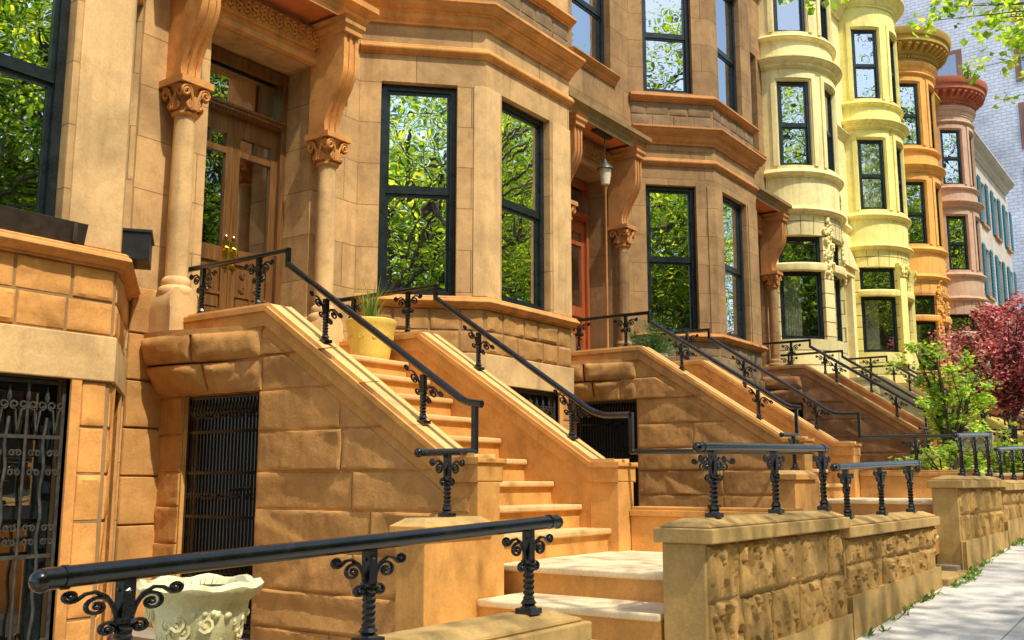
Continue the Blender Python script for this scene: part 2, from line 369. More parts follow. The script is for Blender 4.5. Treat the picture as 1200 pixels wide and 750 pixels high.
def block(mb, mp, u0, u1, v0, v1, depth, res, seed, vmax=None, edge=0.045, facet=.2, fq=7):
    nu = max(3, int((u1 - u0) / res)); nv = max(3, int((v1 - v0) / res))
    us = [0, 0.008 / (u1 - u0)] + [(i + 1) / (nu + 1) for i in range(nu)] + [1 - 0.008 / (u1 - u0), 1]
    vs = [0, 0.008 / (v1 - v0)] + [(i + 1) / (nv + 1) for i in range(nv)] + [1 - 0.008 / (v1 - v0), 1]
    verts = []; uvs = []
    rnd = random.Random(seed); tilt = (rnd.uniform(-.4, .4), rnd.uniform(-.4, .4)); sh = rnd.uniform(0, 50); amp = rnd.uniform(.75, 1.25)
    cuts = []
    for _ in range(max(3, int((u1 - u0) * (v1 - v0) * 14))):
        th = rnd.uniform(0, 2 * PI); cuts.append((rnd.uniform(u0, u1), rnd.uniform(v0, v1), math.cos(th), math.sin(th) * 1.3, rnd.uniform(.0, .75), rnd.uniform(2.5, 9.0)))
    for a in us:
        u = u0 + (u1 - u0) * a
        top = v1 if vmax is None else min(v1, vmax(u))
        for b in vs:
            v = v0 + (max(top, v0 + 0.002) - v0) * b
            d = min(a * (u1 - u0), (1 - a) * (u1 - u0), b * (v1 - v0), (1 - b) * (v1 - v0))
            if d < 1e-6: h = -0.4 * depth
            else:
                k = min(1, d / edge); k = k * (2 - k)
                n1 = noise.noise((u * 3.5 + sh, v * 4, seed * 0.37)); n2 = noise.noise((u * 26 + sh, v * 11, seed)); n3 = abs(noise.noise((u * 10 + sh, v * 5 + 3, seed * 1.7))); n4 = noise.noise((u * 55 + sh, v * 30, seed + 9.0))
                if fq < 10:        # spalled flakes: lowest of several tilted planes, continuous with sharp creases
                    u_ = u + .010 * n2; v_ = v + .010 * n4; cv = 1.15
                    for ua, va, cx_, cy_, r_, g_ in cuts:
                        q = (u_ - ua) * cx_ + (v_ - va) * cy_
                        q = r_ + g_ * q if q > 0 else r_ - .55 * g_ * q
                        if q < cv: cv = q
                    h = depth * (0.08 + k * amp * (0.10 + 1.05 * max(0, cv) + .25 * n1 + .14 * n2 + .10 * n4))
                else:
                    pv = Vector((u * fq + sh + .25 * n2, v * 7, seed * 1.3)); cpt = noise.voronoi(pv)[1][0]; dq = pv - cpt
                    c3 = (noise.cell(cpt * 7.3) - .5) * .4 + dq.x * (noise.cell(cpt * 3.1 + Vector((5, 0, 0))) - .5) * 2.4 + dq.y * (noise.cell(cpt * 4.7 + Vector((0, 9, 0))) - .5) * 2.4
                    h = depth * (0.12 + k * amp * (0.75 + 0.40 * n1 + 0.16 * n2 + 0.12 * n4 - 0.40 * n3 + facet * c3 + tilt[0] * (a - .5) + tilt[1] * (b - .5)))
            verts.append(mp(u, v, h))
    m = len(vs)
    mb.add(verts, [(i * m + j, (i + 1) * m + j, (i + 1) * m + j + 1, i * m + j + 1) for i in range(len(us) - 1) for j in range(m - 1)])
def rocks(mb, mp, u0, u1, rows, bw, depth=0.035, res=0.035, seed=1, ops=(), vmax=None, gap=0.006, edge=0.028, facet=.4, fq=6):
    rnd = random.Random(seed)
    for r, (za, zb) in enumerate(zip(rows, rows[1:])):
        iv = [(u0, u1)]
        for o in ops:
            if o[2] < (za + zb) / 2 < o[3]:
                nw = []
                for a, b in iv:
                    if o[1] <= a or o[0] >= b: nw.append((a, b)); continue
                    if o[0] > a: nw.append((a, o[0]))
                    if o[1] < b: nw.append((o[1], b))
                iv = nw
        for a, b in iv:
            L = b - a
            if L < 0.03: continue
            n = max(1, round(L / bw + rnd.uniform(-.3, .3)))
            ws = [rnd.uniform(.7, 1.3) for _ in range(n)]; t = sum(ws); x = a
            for w in ws:
                x2 = x + w / t * L
                if vmax is None or max(vmax(x), vmax(x2)) > za + 0.03:
                    block(mb, mp, x + gap, x2 - gap, za + gap, zb - gap, depth, res, seed * 31 + r * 7 + int(x * 13), vmax, edge, facet, fq)
                x = x2
def path_map(P):
    def f(u, v, h):
        x, y, nx, ny = P.at(u); return (x + nx * h, y + ny * h, v)
    return f
def empty(name, loc, label=None, cat=None, group=None, parent=None):
    o = bpy.data.objects.new(name, None); col.objects.link(o); o.location = loc; o.empty_display_size = 0.2
    if parent is not None: o.parent = parent
    tag(o, label, cat, group)
    return o
def tag(o, label=None, cat=None, group=None, kind=None):
    for k, v in (('label', label), ('category', cat), ('group', group), ('kind', kind)):
        if v: o[k] = v
    return o
def settle(root):
    """children were modelled in world coordinates: keep them there under the Empty"""
    bpy.context.view_layer.update()
    for c in root.children: c.matrix_parent_inverse = Matrix.Translation(root.location).inverted()

# ---------------------------------------------------------------- windows and doors
def frame_T(p0, p1):
    a = Vector((p0[0], p0[1], 0)); b = Vector((p1[0], p1[1], 0)); w = (b - a).length
    u = (b - a) / w; n = Vector((u.y, -u.x, 0))
    # local x along the opening, y inwards, z up
    T = Matrix(((u.x, -n.x, 0, a.x), (u.y, -n.y, 0, a.y), (0, 0, 1, 0), (0, 0, 0, 1)))
    return T, w
def window(parent, p0, p1, z0, z1, mid=0.5, fw=0.075, mat='frame', gl='glass', curtain=False, dark=True, name='window'):
    T, w = frame_T(p0, p1)
    f = MB(T)
    d = 0.07
    f.box(0.002, fw, -0.01, d, z0 + .002, z1 - .002); f.box(w - fw, w - 0.002, -0.01, d, z0 + .002, z1 - .002)
    f.box(fw, w - fw, -0.01, d, z1 - fw, z1 - .002); f.box(fw, w - fw, -0.012, d, z0 + .002, z0 + fw * 0.9)
    zm = z0 + (z1 - z0) * mid
    s = 0.035
    if mid:
        f.box(fw, w - fw, 0.012, d - 0.012, zm - 0.025, zm + 0.03)
    for za, zb, yy in ((z0 + fw * 0.9, zm - 0.025, 0.03), (zm + 0.03, z1 - fw, 0.012)) if mid else ((z0 + fw * .9, z1 - fw, 0.02),):
        f.box(fw, fw + s, yy, yy + 0.03, za, zb); f.box(w - fw - s, w - fw, yy, yy + 0.03, za, zb)
        f.box(fw + s, w - fw - s, yy, yy + 0.028, zb - s, zb); f.box(fw + s, w - fw - s, yy, yy + 0.028, za, za + s)
    fo = f.build(name, mat, parent, smooth=0)
    g = MB(T)
    rnd = random.Random(int((p0[0] * 7 + z0 * 13) * 10))
    for za, zb, yy in ((z0 + fw, zm, 0.05), (zm, z1 - fw, 0.032)) if mid else ((z0 + fw, z1 - fw, 0.035),):
        t = rnd.uniform(-0.004, 0.004)
        g.add([(fw + .01, yy + t, za), (w - fw - .01, yy - t, za), (w - fw - .01, yy - t - 0.003, zb), (fw + .01, yy + t - 0.003, zb)], [(0, 1, 2, 3)])
    g.build('pane', gl, fo, smooth=0)
    if curtain:
        c = MB(T); n = 30
        x0, x1 = (fw, w - fw) if curtain is True else (fw + (w - 2 * fw) * curtain[0], fw + (w - 2 * fw) * curtain[1])
        zc0, zc1 = (z0 + fw, z1 - fw) if curtain is True or len(curtain) < 4 else (z0 + (z1 - z0) * curtain[2], z0 + (z1 - z0) * curtain[3])
        v = []
        for i in range(n + 1):
            x = x0 + (x1 - x0) * i / n; y = 0.13 + 0.02 * math.sin(i * 1.7)
            v += [(x, y, zc0), (x, y, zc1)]
        c.add(v, [(2 * i, 2 * i + 2, 2 * i + 3, 2 * i + 1) for i in range(n)])
        c.build('curtain', 'curtain', fo)
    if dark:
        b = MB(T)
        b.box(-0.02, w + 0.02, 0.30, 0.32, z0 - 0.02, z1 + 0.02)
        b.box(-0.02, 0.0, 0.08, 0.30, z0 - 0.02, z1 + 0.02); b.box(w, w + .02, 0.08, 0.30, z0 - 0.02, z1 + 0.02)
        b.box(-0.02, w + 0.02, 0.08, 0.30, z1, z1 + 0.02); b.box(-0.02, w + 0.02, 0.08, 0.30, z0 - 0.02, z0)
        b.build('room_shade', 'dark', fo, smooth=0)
    return fo
def spiral(c, r0, r1, a0, turns, n=16):
    return [(c[0] + (r0 + (r1 - r0) * i / n) * math.cos(a0 + turns * 2 * PI * i / n), c[1] + (r0 + (r1 - r0) * i / n) * math.sin(a0 + turns * 2 * PI * i / n)) for i in range(n + 1)]
def grille(parent, T, w, z0, z1, fancy=True, lattice=0.0, bars=7, rails=(0.0, 0.36, 0.79, 1.0), name='grille', r=0.009, mat='grille'):
    g = MB(T)
    H = z1 - z0
    for t in rails: g.box(0.005, w - 0.005, -0.008, 0.012, z0 + H * t - 0.012 + (0.014 if t == 0 else -0.014 if t == 1 else 0), z0 + H * t + 0.012 + (0.014 if t == 0 else -0.014 if t == 1 else 0))
    for x in (0.014, w - 0.014): g.box(x - 0.012, x + 0.012, -0.01, 0.014, z0, z1)
    zl = z0 + H * lattice
    for i in range(1, bars):
        x = w * i / bars
        if i % 2 and fancy and not lattice:
            g.tube([(x + 0.008 * math.cos(k * 1.3), 0.008 * math.sin(k * 1.3), zl + (z0 + H * .86 - zl) * k / 24) for k in range(25)], r * 1.1, 5)
        else:
            g.tube([(x, 0, zl), (x, 0, z1 - 0.02)], r, 5)
        g.lathe([(0.004, z0 + H * .93 - .03), (0.018, z0 + H * .93 + .0), (0.012, z0 + H * .93 + 0.03), (0.002, z0 + H * .93 + 0.085)], (x, -0.004), 6)
    if fancy is None:
        q = w / 9
        for i in range(9):
            x = q * (i + .5)
            for zz in (z0 + H * .91, z0 + H * .56):
                for sg in (-1, 1): g.tube([(a, -.006, b) for a, b in spiral((x + sg * q * .22, zz), q * .1, q * .26, 0, sg * 1.4, 12)], r * .6, 4)
    if fancy:
        zz = z0 + H * 0.86
        for i in range(bars):
            x = w * (i + .5) / bars; q = w / bars * .26
            for sg in (-1, 1):
                pts = spiral((x + sg * q * .9, zz + H * .045), q * .35, q * .9, 0 if sg > 0 else PI, sg * -1.3, 16) + [(x, zz - H * .06)]
                g.tube([(a, -0.004, b) for a, b in pts], r * .7, 4)
            if lattice == 0:
                for sg in (-1, 1):
                    pts = spiral((x + sg * q * .9, z0 + H * .05), q * .3, q * .9, 0, sg * 1.4, 14)
                    g.tube([(a, -0.004, b) for a, b in pts], r * .7, 4)
    if fancy and not lattice:
        for i in range(bars):
            x = w * (i + .5) / bars; q = w / bars * .30
            for zc in (.41, .46, .66, .73):
                for sg in (-1, 1): g.tube([(a, -.004, b) for a, b in spiral((x + sg * q * .55, z0 + H * zc), q * .2, q * .62, PI / 2, sg * 1.3, 12)], r * .6, 4)
    if lattice:
        n = int(w / 0.05)
        st = 0.055
        k = int((w + (zl - z0)) / st)
        for i in range(k):
            for sg in (1, -1):
                x0 = i * st - (zl - z0); a = max(0, -x0); b = min(zl - z0, w - x0)
                if b - a < 0.02: continue
                p = [(x0 + a, z0 + a), (x0 + b, z0 + b)]
                if sg < 0: p = [(w - q[0], q[1]) for q in p]
                g.tube([(q[0], 0.0, q[1]) for q in p], 0.006, 4)
    return g.build(name, mat, parent, smooth=40)
def double_door(parent, x0, x1, y, z0, z1, mat, single=False):
    """panelled door leaves with glazing, transom and brass plates in the plane y"""
    zt = z0 + (z1 - z0) * 0.80
    fr = MB()
    fr.box(x0, x0 + .07, y - .05, y + .1, z0, z1); fr.box(x1 - .07, x1, y - .05, y + .1, z0, z1)
    fr.box(x0 + .07, x1 - .07, y - .05, y + .1, z1 - .08, z1)
    fr.box(x0 + .07, x1 - .07, y - .06, y + .1, zt, zt + .06); fr.box(x0 + .05, x1 - .05, y - .1, y - .06, zt + .055, zt + .085); fr.box(x0 + .07, x1 - .07, y - .085, y - .06, zt + 0.02, zt + .055)
    n = 26
    for i in range(n):
        q = x0 + .08 + (x1 - x0 - .16) * (i + .5) / n; fr.box(q - .01, q + .01, y - .078, y - .06, zt - .0, zt + .018)
    for k, e in enumerate((0.018, 0.034)): fr.box(x0 + .07 + k * .02, x1 - .07 - k * .02, y - .05 + k * .012, y - .03 + k * .012, z1 - .10 - e, z1 - .08 - k * .02)
    d = fr.build('door_frame', mat, parent, smooth=0, bevel=0.006)
    g = MB(); g.add([(x0 + .07, y + .02, zt + .06), (x1 - .07, y + .02, zt + .06), (x1 - .07, y + .02, z1 - .08), (x0 + .07, y + .02, z1 - .08)], [(0, 1, 2, 3)])
    g.build('transom_pane', 'glass_dim', d, smooth=0)
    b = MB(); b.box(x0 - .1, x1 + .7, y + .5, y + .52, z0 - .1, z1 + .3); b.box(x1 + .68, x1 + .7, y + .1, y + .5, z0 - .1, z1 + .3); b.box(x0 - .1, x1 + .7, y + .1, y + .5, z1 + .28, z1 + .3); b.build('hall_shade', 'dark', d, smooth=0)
    xm = (x0 + x1) / 2
    leaves = [(x0 + .07, x1 - .07)] if single else [(x0 + .07, xm - .002), (xm + .002, x1 - .07)]
    for li, (a, c) in enumerate(leaves):
        H = zt - z0; m = MB(); st = .085
        za = [z0 + .01, z0 + H * .10, z0 + H * .17, z0 + H * .215, z0 + H * .27, z0 + H * .40, z0 + H * .46, z0 + H * .84, z0 + H * .865, z0 + H * .92, zt]
        m.box(a, a + st, y, y + .05, z0 + .01, zt); m.box(c - st, c, y, y + .05, z0 + .01, zt)
        for i, j in ((0, 1), (2, 3), (4, 4.4), (5, 6), (7, 8), (9, 10)):
            q0 = za[i]; q1 = za[int(j)] + (0.03 if j != int(j) else 0)
            m.box(a + st, c - st, y, y + .05, q0, q1)
        m.box(a + st, c - st, y + .02, y + .04, za[1], za[5])
        for q0, q1 in ((za[1], za[2]), (za[3], za[4])):
            w = (c - a - 2 * st) / 2
            for i in range(2):
                e = .018; m.box(a + st + i * w + e, a + st + (i + 1) * w - e, y + .006, y + .02, q0 + e, q1 - e)
        m.box((a + c) / 2 - .012, (a + c) / 2 + .012, y, y + .045, za[8], za[9]); m.box((a + c) / 2 - .012, (a + c) / 2 + .012, y, y + .045, za[1], za[4])
        for sg in (-1, 1):
            for q in (0.28, 0.72):
                for r in (0.02, 0.035): m.tube([(p[0], y + .012, p[1]) for p in spiral(((a + c) / 2 + sg * (c - a) * .16, za[4] + (za[5] - za[4]) * q), r * .3, r * 1.15, 0, 1.5 * sg, 12)], .006, 4)
        lf = m.build('door', mat, parent, smooth=0, bevel=0.004, seg=1)
        g = MB()
        for q0, q1 in ((za[6], za[7]), (za[8], za[9])):
            g.add([(a + st, y + .03, q0), (c - st, y + .03, q0), (c - st, y + .03, q1), (a + st, y + .03, q1)], [(0, 1, 2, 3)])
        g.build('pane', 'glass_dim', lf, smooth=0)
        hx = c - .043 if li == 0 else a + .043
        h = MB(); zz = z0 + H * .40
        h.box(hx - .036, hx + .036, y - .01, y + .001, zz - .05, zz + .22)
        h.tube([(hx, y - .01, zz + .15), (hx, y - .06, zz + .13), (hx, y - .065, zz + .06), (hx, y - .05, zz + .0), (hx, y - .01, zz - .01)], .016, 8)
        h.lathe([(.02, zz + .25), (.024, zz + .262), (.02, zz + .274)], (hx, y - .005), 10)
        h.build('handle', 'brass', lf)
    return d
# ---------------------------------------------------------------- brownstone houses
BAY = [(7.6, 7.5), (8.6, 6.5), (10.35, 6.5), (11.1, 7.5)]
def mould(z, h, out, style='cyma'):
    """profile list (out, z) of a moulding of height h"""
    if style == 'cyma':
        a = [(0, 0), (.15, 0), (.15, .12), (.3, .2), (.38, .32), (.42, .45), (.55, .5), (.55, .56), (.72, .62), (.86, .74), (.92, .86), (1, .88), (1, 1), (0, 1.02)]
    elif style == 'torus':
        a = [(0, 0), (.3, .03), (.3, .15), (.6, .22), (.85, .36), (.95, .52), (.9, .68), (.7, .8), (.7, .88), (.5, 1), (0, 1.0)]
    else:
        a = [(0, 0), (1, .15), (1, .9), (.8, 1), (0, 1)]
    return [(o * out, z + q * h) for o, q in a]
def bay(house, o, dz, mats, upper=True, near=True, seed=1, top=10.9, facets=(0, 1, 2)):
    g, pl, tr, rk = mats
    path = [(x + o, y) for x, y in BAY]; P = Path(path); l1, l2, l3 = P.L[1], P.L[2] - P.L[1], P.len - P.L[2]
    WA = [(.24, 1.09), (l1 + .30, l1 + 1.30), (l1 + l2 + .2, l1 + l2 + 1.02)]
    WB = [(.22, 1.1), (l1 + .40, l1 + 1.45), (l1 + l2 + .3, l1 + l2 + .95)]
    z = lambda q: q + dz
    ext = Path([(path[0][0] - .0, path[0][1])] + path[1:-1] + [path[-1]])
    # basement with rock faced piers
    m = MB(); opsB = [(a, b, z(.45), z(2.3)) for a, b in WB]
    wall(m, P, z(-.4), z(2.32), opsB, .2)
    m.build('basement_wall', 'mortar', house, smooth=0)
    m = MB(); rows = [z(.0)] + [z(.35 + .325 * i) for i in range(7)]
    rocks(m, path_map(P), 0.01, l1 - .02, rows, .5, .02, .05, seed, [(a - .06, b + .06, z(.4), z(2.4)) for a, b in WB])
    rocks(m, path_map(P), l1 + .02, l1 + l2 - .02, rows, .5, .02, .035 if near else .06, seed + 3, [(a - .08, b + .08, z(.4), z(2.4)) for a, b in WB])
    rocks(m, path_map(P), l1 + l2 + .02, P.len - .01, rows, .5, .02, .05, seed + 5, [(a - .06, b + .06, z(.4), z(2.4)) for a, b in WB])
    m.build('basement_blocks', rk, house, smooth=25)
    m = MB()
    for a, b in WB:
        for s0, s1 in ((a - .075, a), (b, b + .075)): m.sweep(P.sub(s0, s1), [(-.05, z(.0)), (.022, z(.0)), (.022, z(2.3)), (-.05, z(2.3))])
    m.build('window_jamb', tr, house, smooth=0)
    for i, (a, b) in enumerate(WB):
        x0, y0, nx, ny = P.at(a, 1); x1, y1, _, _ = P.at(b)
        q0, q1 = (x0 - nx * .16, y0 - ny * .16), (x1 - nx * .16, y1 - ny * .16)
        w = window(house, q0, q1, z(.45), z(2.3), .5, .06, name='basement_window', gl='glass_dim')
        T, ww = frame_T((x0 - nx * .05, y0 - ny * .05), (x1 - nx * .05, y1 - ny * .05))
        if near: grille(w, T, ww, z(.45), z(2.28), True, 0, 8 if i == 1 else 6, r=.011)
        else: grille(w, T, ww, z(.45), z(2.28), False, 0, 8)
    m = MB(); m.sweep(path, [(-.05, z(2.3)), (.03, z(2.3)), (.03, z(2.62)), (-.05, z(2.63))]); m.build('lintel_band', pl, house, smooth=0, bevel=.008)
    # rock band under the parlour windows
    m = MB(); wall(m, P, z(2.62), z(3.15)); m.build('band_backing', 'mortar', house, smooth=0)
    m = MB()
    for a, b, sd in ((0.01, l1 - .012, 11), (l1 + .012, l1 + l2 - .012, 13), (l1 + l2 + .012, P.len - .01, 17)):
        rocks(m, path_map(P), a, b, [z(2.63), z(2.87), z(3.11)], .36, .022, .03 if near else .05, seed + sd)
    m.build('rock_band', rk, house, smooth=25)
    m = MB(); m.sweep(path, mould(z(3.11), .125, .11, 'torus')); m.build('sill_moulding', tr, house)
    # parlour floor
    m = MB(); ops = [(a, b, z(3.25), z(5.66)) for a, b in WA]
    wall(m, P, z(3.22), z(6.36), ops, .17); m.build('parlour_wall', g, house, smooth=0)
    m = MB()
    for a, b in ((l1 - .14, l1 + .26), (l1 + l2 - .40, l1 + l2 + .12)):
        m.sweep(P.sub(a, b), [(-.02, z(3.25)), (.014, z(3.25)), (.014, z(5.66)), (-.02, z(5.66))])
    m.build('corner_pilaster', pl, house, smooth=0, bevel=.006)
    for i, (a, b) in enumerate(WA):
        x0, y0, nx, ny = P.at(a, 1); x1, y1, _, _ = P.at(b)
        window(house, (x0 - nx * .1, y0 - ny * .1), (x1 - nx * .1, y1 - ny * .1), z(3.25), z(5.66), .49, .07)
    m = MB(); m.sweep(path, mould(z(5.98), .12, .07, 'torus')); m.build('string_course', tr, house)
    m = MB(); m.sweep(path, mould(z(6.34), .26, .2)); m.build('cornice', tr, house)
    m = MB(); wall(m, P, z(6.6), z(7.1)); m.build('upper_band_backing', 'mortar', house, smooth=0)
    m = MB()
    for a, b, sd in ((0.01, l1 - .012, 21), (l1 + .012, l1 + l2 - .012, 23), (l1 + l2 + .012, P.len - .01, 27)):
        rocks(m, path_map(P), a, b, [z(6.62), z(6.84), z(7.06)], .36, .022, .045, seed + sd)
    m.build('upper_rock_band', 'brown_rock' if near else rk, house)
    m = MB(); m.sweep(path, mould(z(7.06), .14, .11, 'torus')); m.build('upper_sill_moulding', tr, house)
    m = MB(); ops = [(a, b, z(7.24), z(9.5)) for a, b in WA]
    wall(m, P, z(7.2), z(top), ops, .17); m.build('upper_wall', pl if not near else g, house, smooth=0)
    for a, b in WA:
        x0, y0, nx, ny = P.at(a, 1); x1, y1, _, _ = P.at(b)
        window(house, (x0 - nx * .1, y0 - ny * .1), (x1 - nx * .1, y1 - ny * .1), z(7.24), z(9.5), .45, .07, gl='glass_up')
    m = MB(); m.sweep(path, mould(z(top), .3, .25)); m.prism([path[0], path[1], path[2], path[3]], 'Z', z(top) + .28, z(top) + .32); m.build('roof_cornice', tr, house)
def column(parent, x, y, z0, mat, capmat):
    m = MB(); m.lathe([(.095, z0 + .62), (.098, z0 + 1.2), (.09, z0 + 2.08)], (x, y), 20); c = m.build('column', mat, parent)
    m = MB(); m.box(x - .15, x + .15, y - .15, y + .2, z0, z0 + .35)
    m.prism([(x - .17, z0), (x + .17, z0), (x + .17, z0 + .1), (x - .17, z0 + .1)], 'Y', y - .17, y + .2)
    m.prism([(x - .15, z0 + .35), (x + .15, z0 + .35), (x + .15, z0 + .44), (x + .10, z0 + .52), (x - .10, z0 + .52), (x - .15, z0 + .44)], 'Y', y - .14, y + .2)
    m.lathe([(.14, z0 + .46), (.155, z0 + .5), (.14, z0 + .535), (.118, z0 + .55), (.125, z0 + .58), (.118, z0 + .61), (.097, z0 + .63)], (x, y), 20)
    m.build('column_base', mat, c, smooth=50)
    m = MB(); zc = z0 + 2.08
    m.lathe([(.10, zc), (.118, zc + .012), (.118, zc + .03), (.10, zc + .042), (.10, zc + .1), (.115, zc + .2), (.14, zc + .27)], (x, y), 20)
    m.box(x - .17, x + .17, y - .17, y + .17, zc + .27, zc + .33)
    for k in range(4):
        T = Matrix.Translation((x, y, zc)) @ Matrix.Rotation(k * PI / 2, 4, 'Z')
        q = MB(T)
        for sg in (-1, 1):
            q.tube([(a, -.135 - .05 * max(0, (b - .15)) * 2, b) for a, b in [(sg * .012, .05), (sg * .02, .13)] + spiral((sg * .1, .2), .055, .012, PI if sg > 0 else 0, -1.6 * sg, 18)], .014, 5)
            q.tube([(a, -.125, b) for a, b in spiral((sg * .055, .09), .035, .008, PI / 2, 1.4 * sg, 12)], .011, 5)
            q.prism([(sg * .02, .04), (sg * .075, .06), (sg * .06, .13), (sg * .03, .15)], 'Y', -.13, -.115)
        q.prism([(-.03, .045), (.03, .045), (.035, .12), (0, .17), (-.035, .12)], 'Y', -.142, -.12)
        m.v and None
        o = len(m.v); m.v.extend(q.v); m.f.extend([[a + o for a in f] for f in q.f])
    m.build('capital', capmat, c, smooth=50)
    return c
def bracket(parent, xc, z0, ztop, mat, w=.2):
    """fluted S shaped console from the capital up to the canopy"""
    H = ztop - z0; n = 22
    def front(t):
        # y of the front edge, low = straight at the wall, high = far out
        q = min(1, max(0, (t - .12) / .55)); s = q * q * (3 - 2 * q)
        return 7.27 - .235 * s + .02 * math.sin(min(1, t / .2) * PI)
    pts = [(front(i / n), z0 + H * i / n) for i in range(n + 1)]
    m = MB()
    for k in range(5):
        xa = xc - w / 2 + w * k / 5; rec = 0.0 if k % 2 == 0 else .016
        m.prism([(y + rec, z) for y, z in pts] + [(7.52, ztop), (7.52, z0)], 'X', xa + (.0 if k % 2 == 0 else -.001), xa + w / 5 + (.0 if k % 2 == 0 else .001))
    return m.build('bracket', mat, parent, smooth=30)
def door_bay(house, o, dz, mats, x_end, doormat, seed=1, top=10.9):
    g, pl, tr, rk, sof = mats
    z = lambda q: q + dz
    X = lambda q: q + o
    P = Path([(X(4.9), 7.5), (X(x_end), 7.5)])
    m = MB(); dop = (.72, 2.02, z(2.37), z(5.56)); up = (.95, 2.1, z(7.3), z(9.5))
    wall(m, P, z(-.4), z(top), [dop, up], .5); m.build('facade_wall', g, house, smooth=0)
    m = MB(); m.box(X(5.5), X(7.2), 7.5, 8.4, z(2.3), z(2.37)); m.build('threshold', 'tread', house, smooth=0)
    double_door(house, X(5.63), X(6.91), 7.93, z(2.38), z(5.54), doormat)
    # rock faced lower part beside the stoop
    m = MB(); P2 = Path([(X(4.9), 7.48), (X(5.5), 7.48)])
    rocks(m, path_map(P2), 0.02, .58, [z(.1 + .4 * i) for i in range(8)], .8, .02, .06, seed); m.build('lower_blocks', 'stoop_rock', house)
    # lintel, carved frieze, canopy
    m = MB(); m.sweep([(X(5.52), 7.5), (X(7.0), 7.5)], [(0, z(5.56)), (.07, z(5.56)), (.07, z(5.62)), (.05, z(5.64)), (.05, z(5.7)), (0, z(5.7))]); m.build('lintel', tr, house, smooth=0)
    m = MB(); m.box(X(5.55), X(6.86), 7.42, 7.5, z(5.7), z(5.93))
    for i in range(13):
        x = X(5.60) + i * .1
        for sg in (-1, 1): m.tube([(a, 7.405, b) for a, b in spiral((x + .05, z(5.815) + sg * .035), .05, .008, sg * PI / 2, 1.4, 14)], .013, 5)
    m.build('carved_frieze', tr, house, smooth=45)
    c = MB(); x0, x1 = X(5.02), X(7.2)
    c.box(x0 + .0, x1, 7.08, 7.5, z(6.03), z(6.2))
    c.sweep([(x0, 7.5), (x0, 7.08), (x1, 7.08), (x1, 7.5)], [(0, z(5.98)), (.02, z(5.98)), (.02, z(6.03)), (.05, z(6.06)), (.05, z(6.1)), (.09, z(6.14)), (.12, z(6.15)), (.12, z(6.21)), (0, z(6.24))])
    c.prism([(7.5, z(6.32)), (6.97, z(6.22)), (6.97, z(6.2)), (7.5, z(6.2))], 'X', x0 - .1, x1 + .1)
    co = c.build('canopy', 'olive' if g == 'brown' else tr, house, smooth=30)
    m = MB(); m.box(x0 + .03, x1 - .03, 7.1, 7.5, z(6.018), z(6.028)); m.build('soffit', sof, co, smooth=0)
    for xc in (X(5.25), X(6.99)):
        b = bracket(co, xc, z(4.78), z(5.82), tr)
        m = MB(); m.sweep([(xc - .1, 7.5), (xc - .1, 7.02), (xc + .1, 7.02), (xc + .1, 7.5)], [(0, z(5.82)), (.02, z(5.82)), (.02, z(5.86)), (.045, z(5.9)), (.045, z(5.94)), (.07, z(5.98)), (0, z(5.98))])
        m.box(xc - .1, xc + .1, 7.02, 7.5, z(5.82), z(5.978)); m.build('bracket_cap', tr, co, smooth=0)
    for xc in (X(5.25), X(6.99)): column(house, xc, 7.33, z(2.37), pl, tr)
    # string course and window above the canopy
    x0, y0 = X(4.9) + up[0], 7.62
    window(house, (x0, y0), (x0 + 1.15, y0), z(7.3), z(9.5), .45, .07, gl='glass_up')
    m = MB(); m.sweep([(x0 - .12, 7.5), (x0 + 1.27, 7.5)], mould(z(7.12), .16, .12)); m.build('window_sill', tr, house)
    m = MB(); m.sweep([(X(5.2), 7.5), (X(x_end), 7.5)], mould(z(top), .3, .25)); m.build('parapet_cornice', tr, house)

GOLD = ('gold', 'gold_plain', 'trim', 'rock'); GOLD_OR = ('gold', 'gold_plain', 'trim', 'rock_or')
BRN = ('brown', 'brown', 'brown_trim', 'brown_rock')
def brownstone(k, label, mats, dmat, smats, dmats, seed, near=True):
    o = PITCH * k; dz = RISE * k
    h = empty('brownstone_house', (10 + o, 7.5, dz), label, 'house')
    bay(h, o, dz, mats, near=near, seed=seed)
    door_bay(h, o + PITCH, dz + RISE, dmats, 7.62 if k < 1 else 7.3, dmat, seed)
    settle(h)
    return h
brownstone(-1, 'golden brownstone house at the left edge with double wooden doors under a canopy', GOLD_OR, 'door_wood', None, ('gold', 'gold_plain', 'trim', 'rock', 'soffit'), 5)
brownstone(0, 'golden brownstone house in the middle with tall dark framed bay windows and a red door', GOLD, 'door_red', None, ('brown', 'brown', 'brown_trim', 'brown_rock', 'soffit'), 9)
brownstone(1, 'darker brown bay fronted house between the golden house and the cream rounded house', BRN, 'door_red', None, ('brown', 'brown', 'brown_trim', 'brown_rock', 'soffit'), 15, near=False)

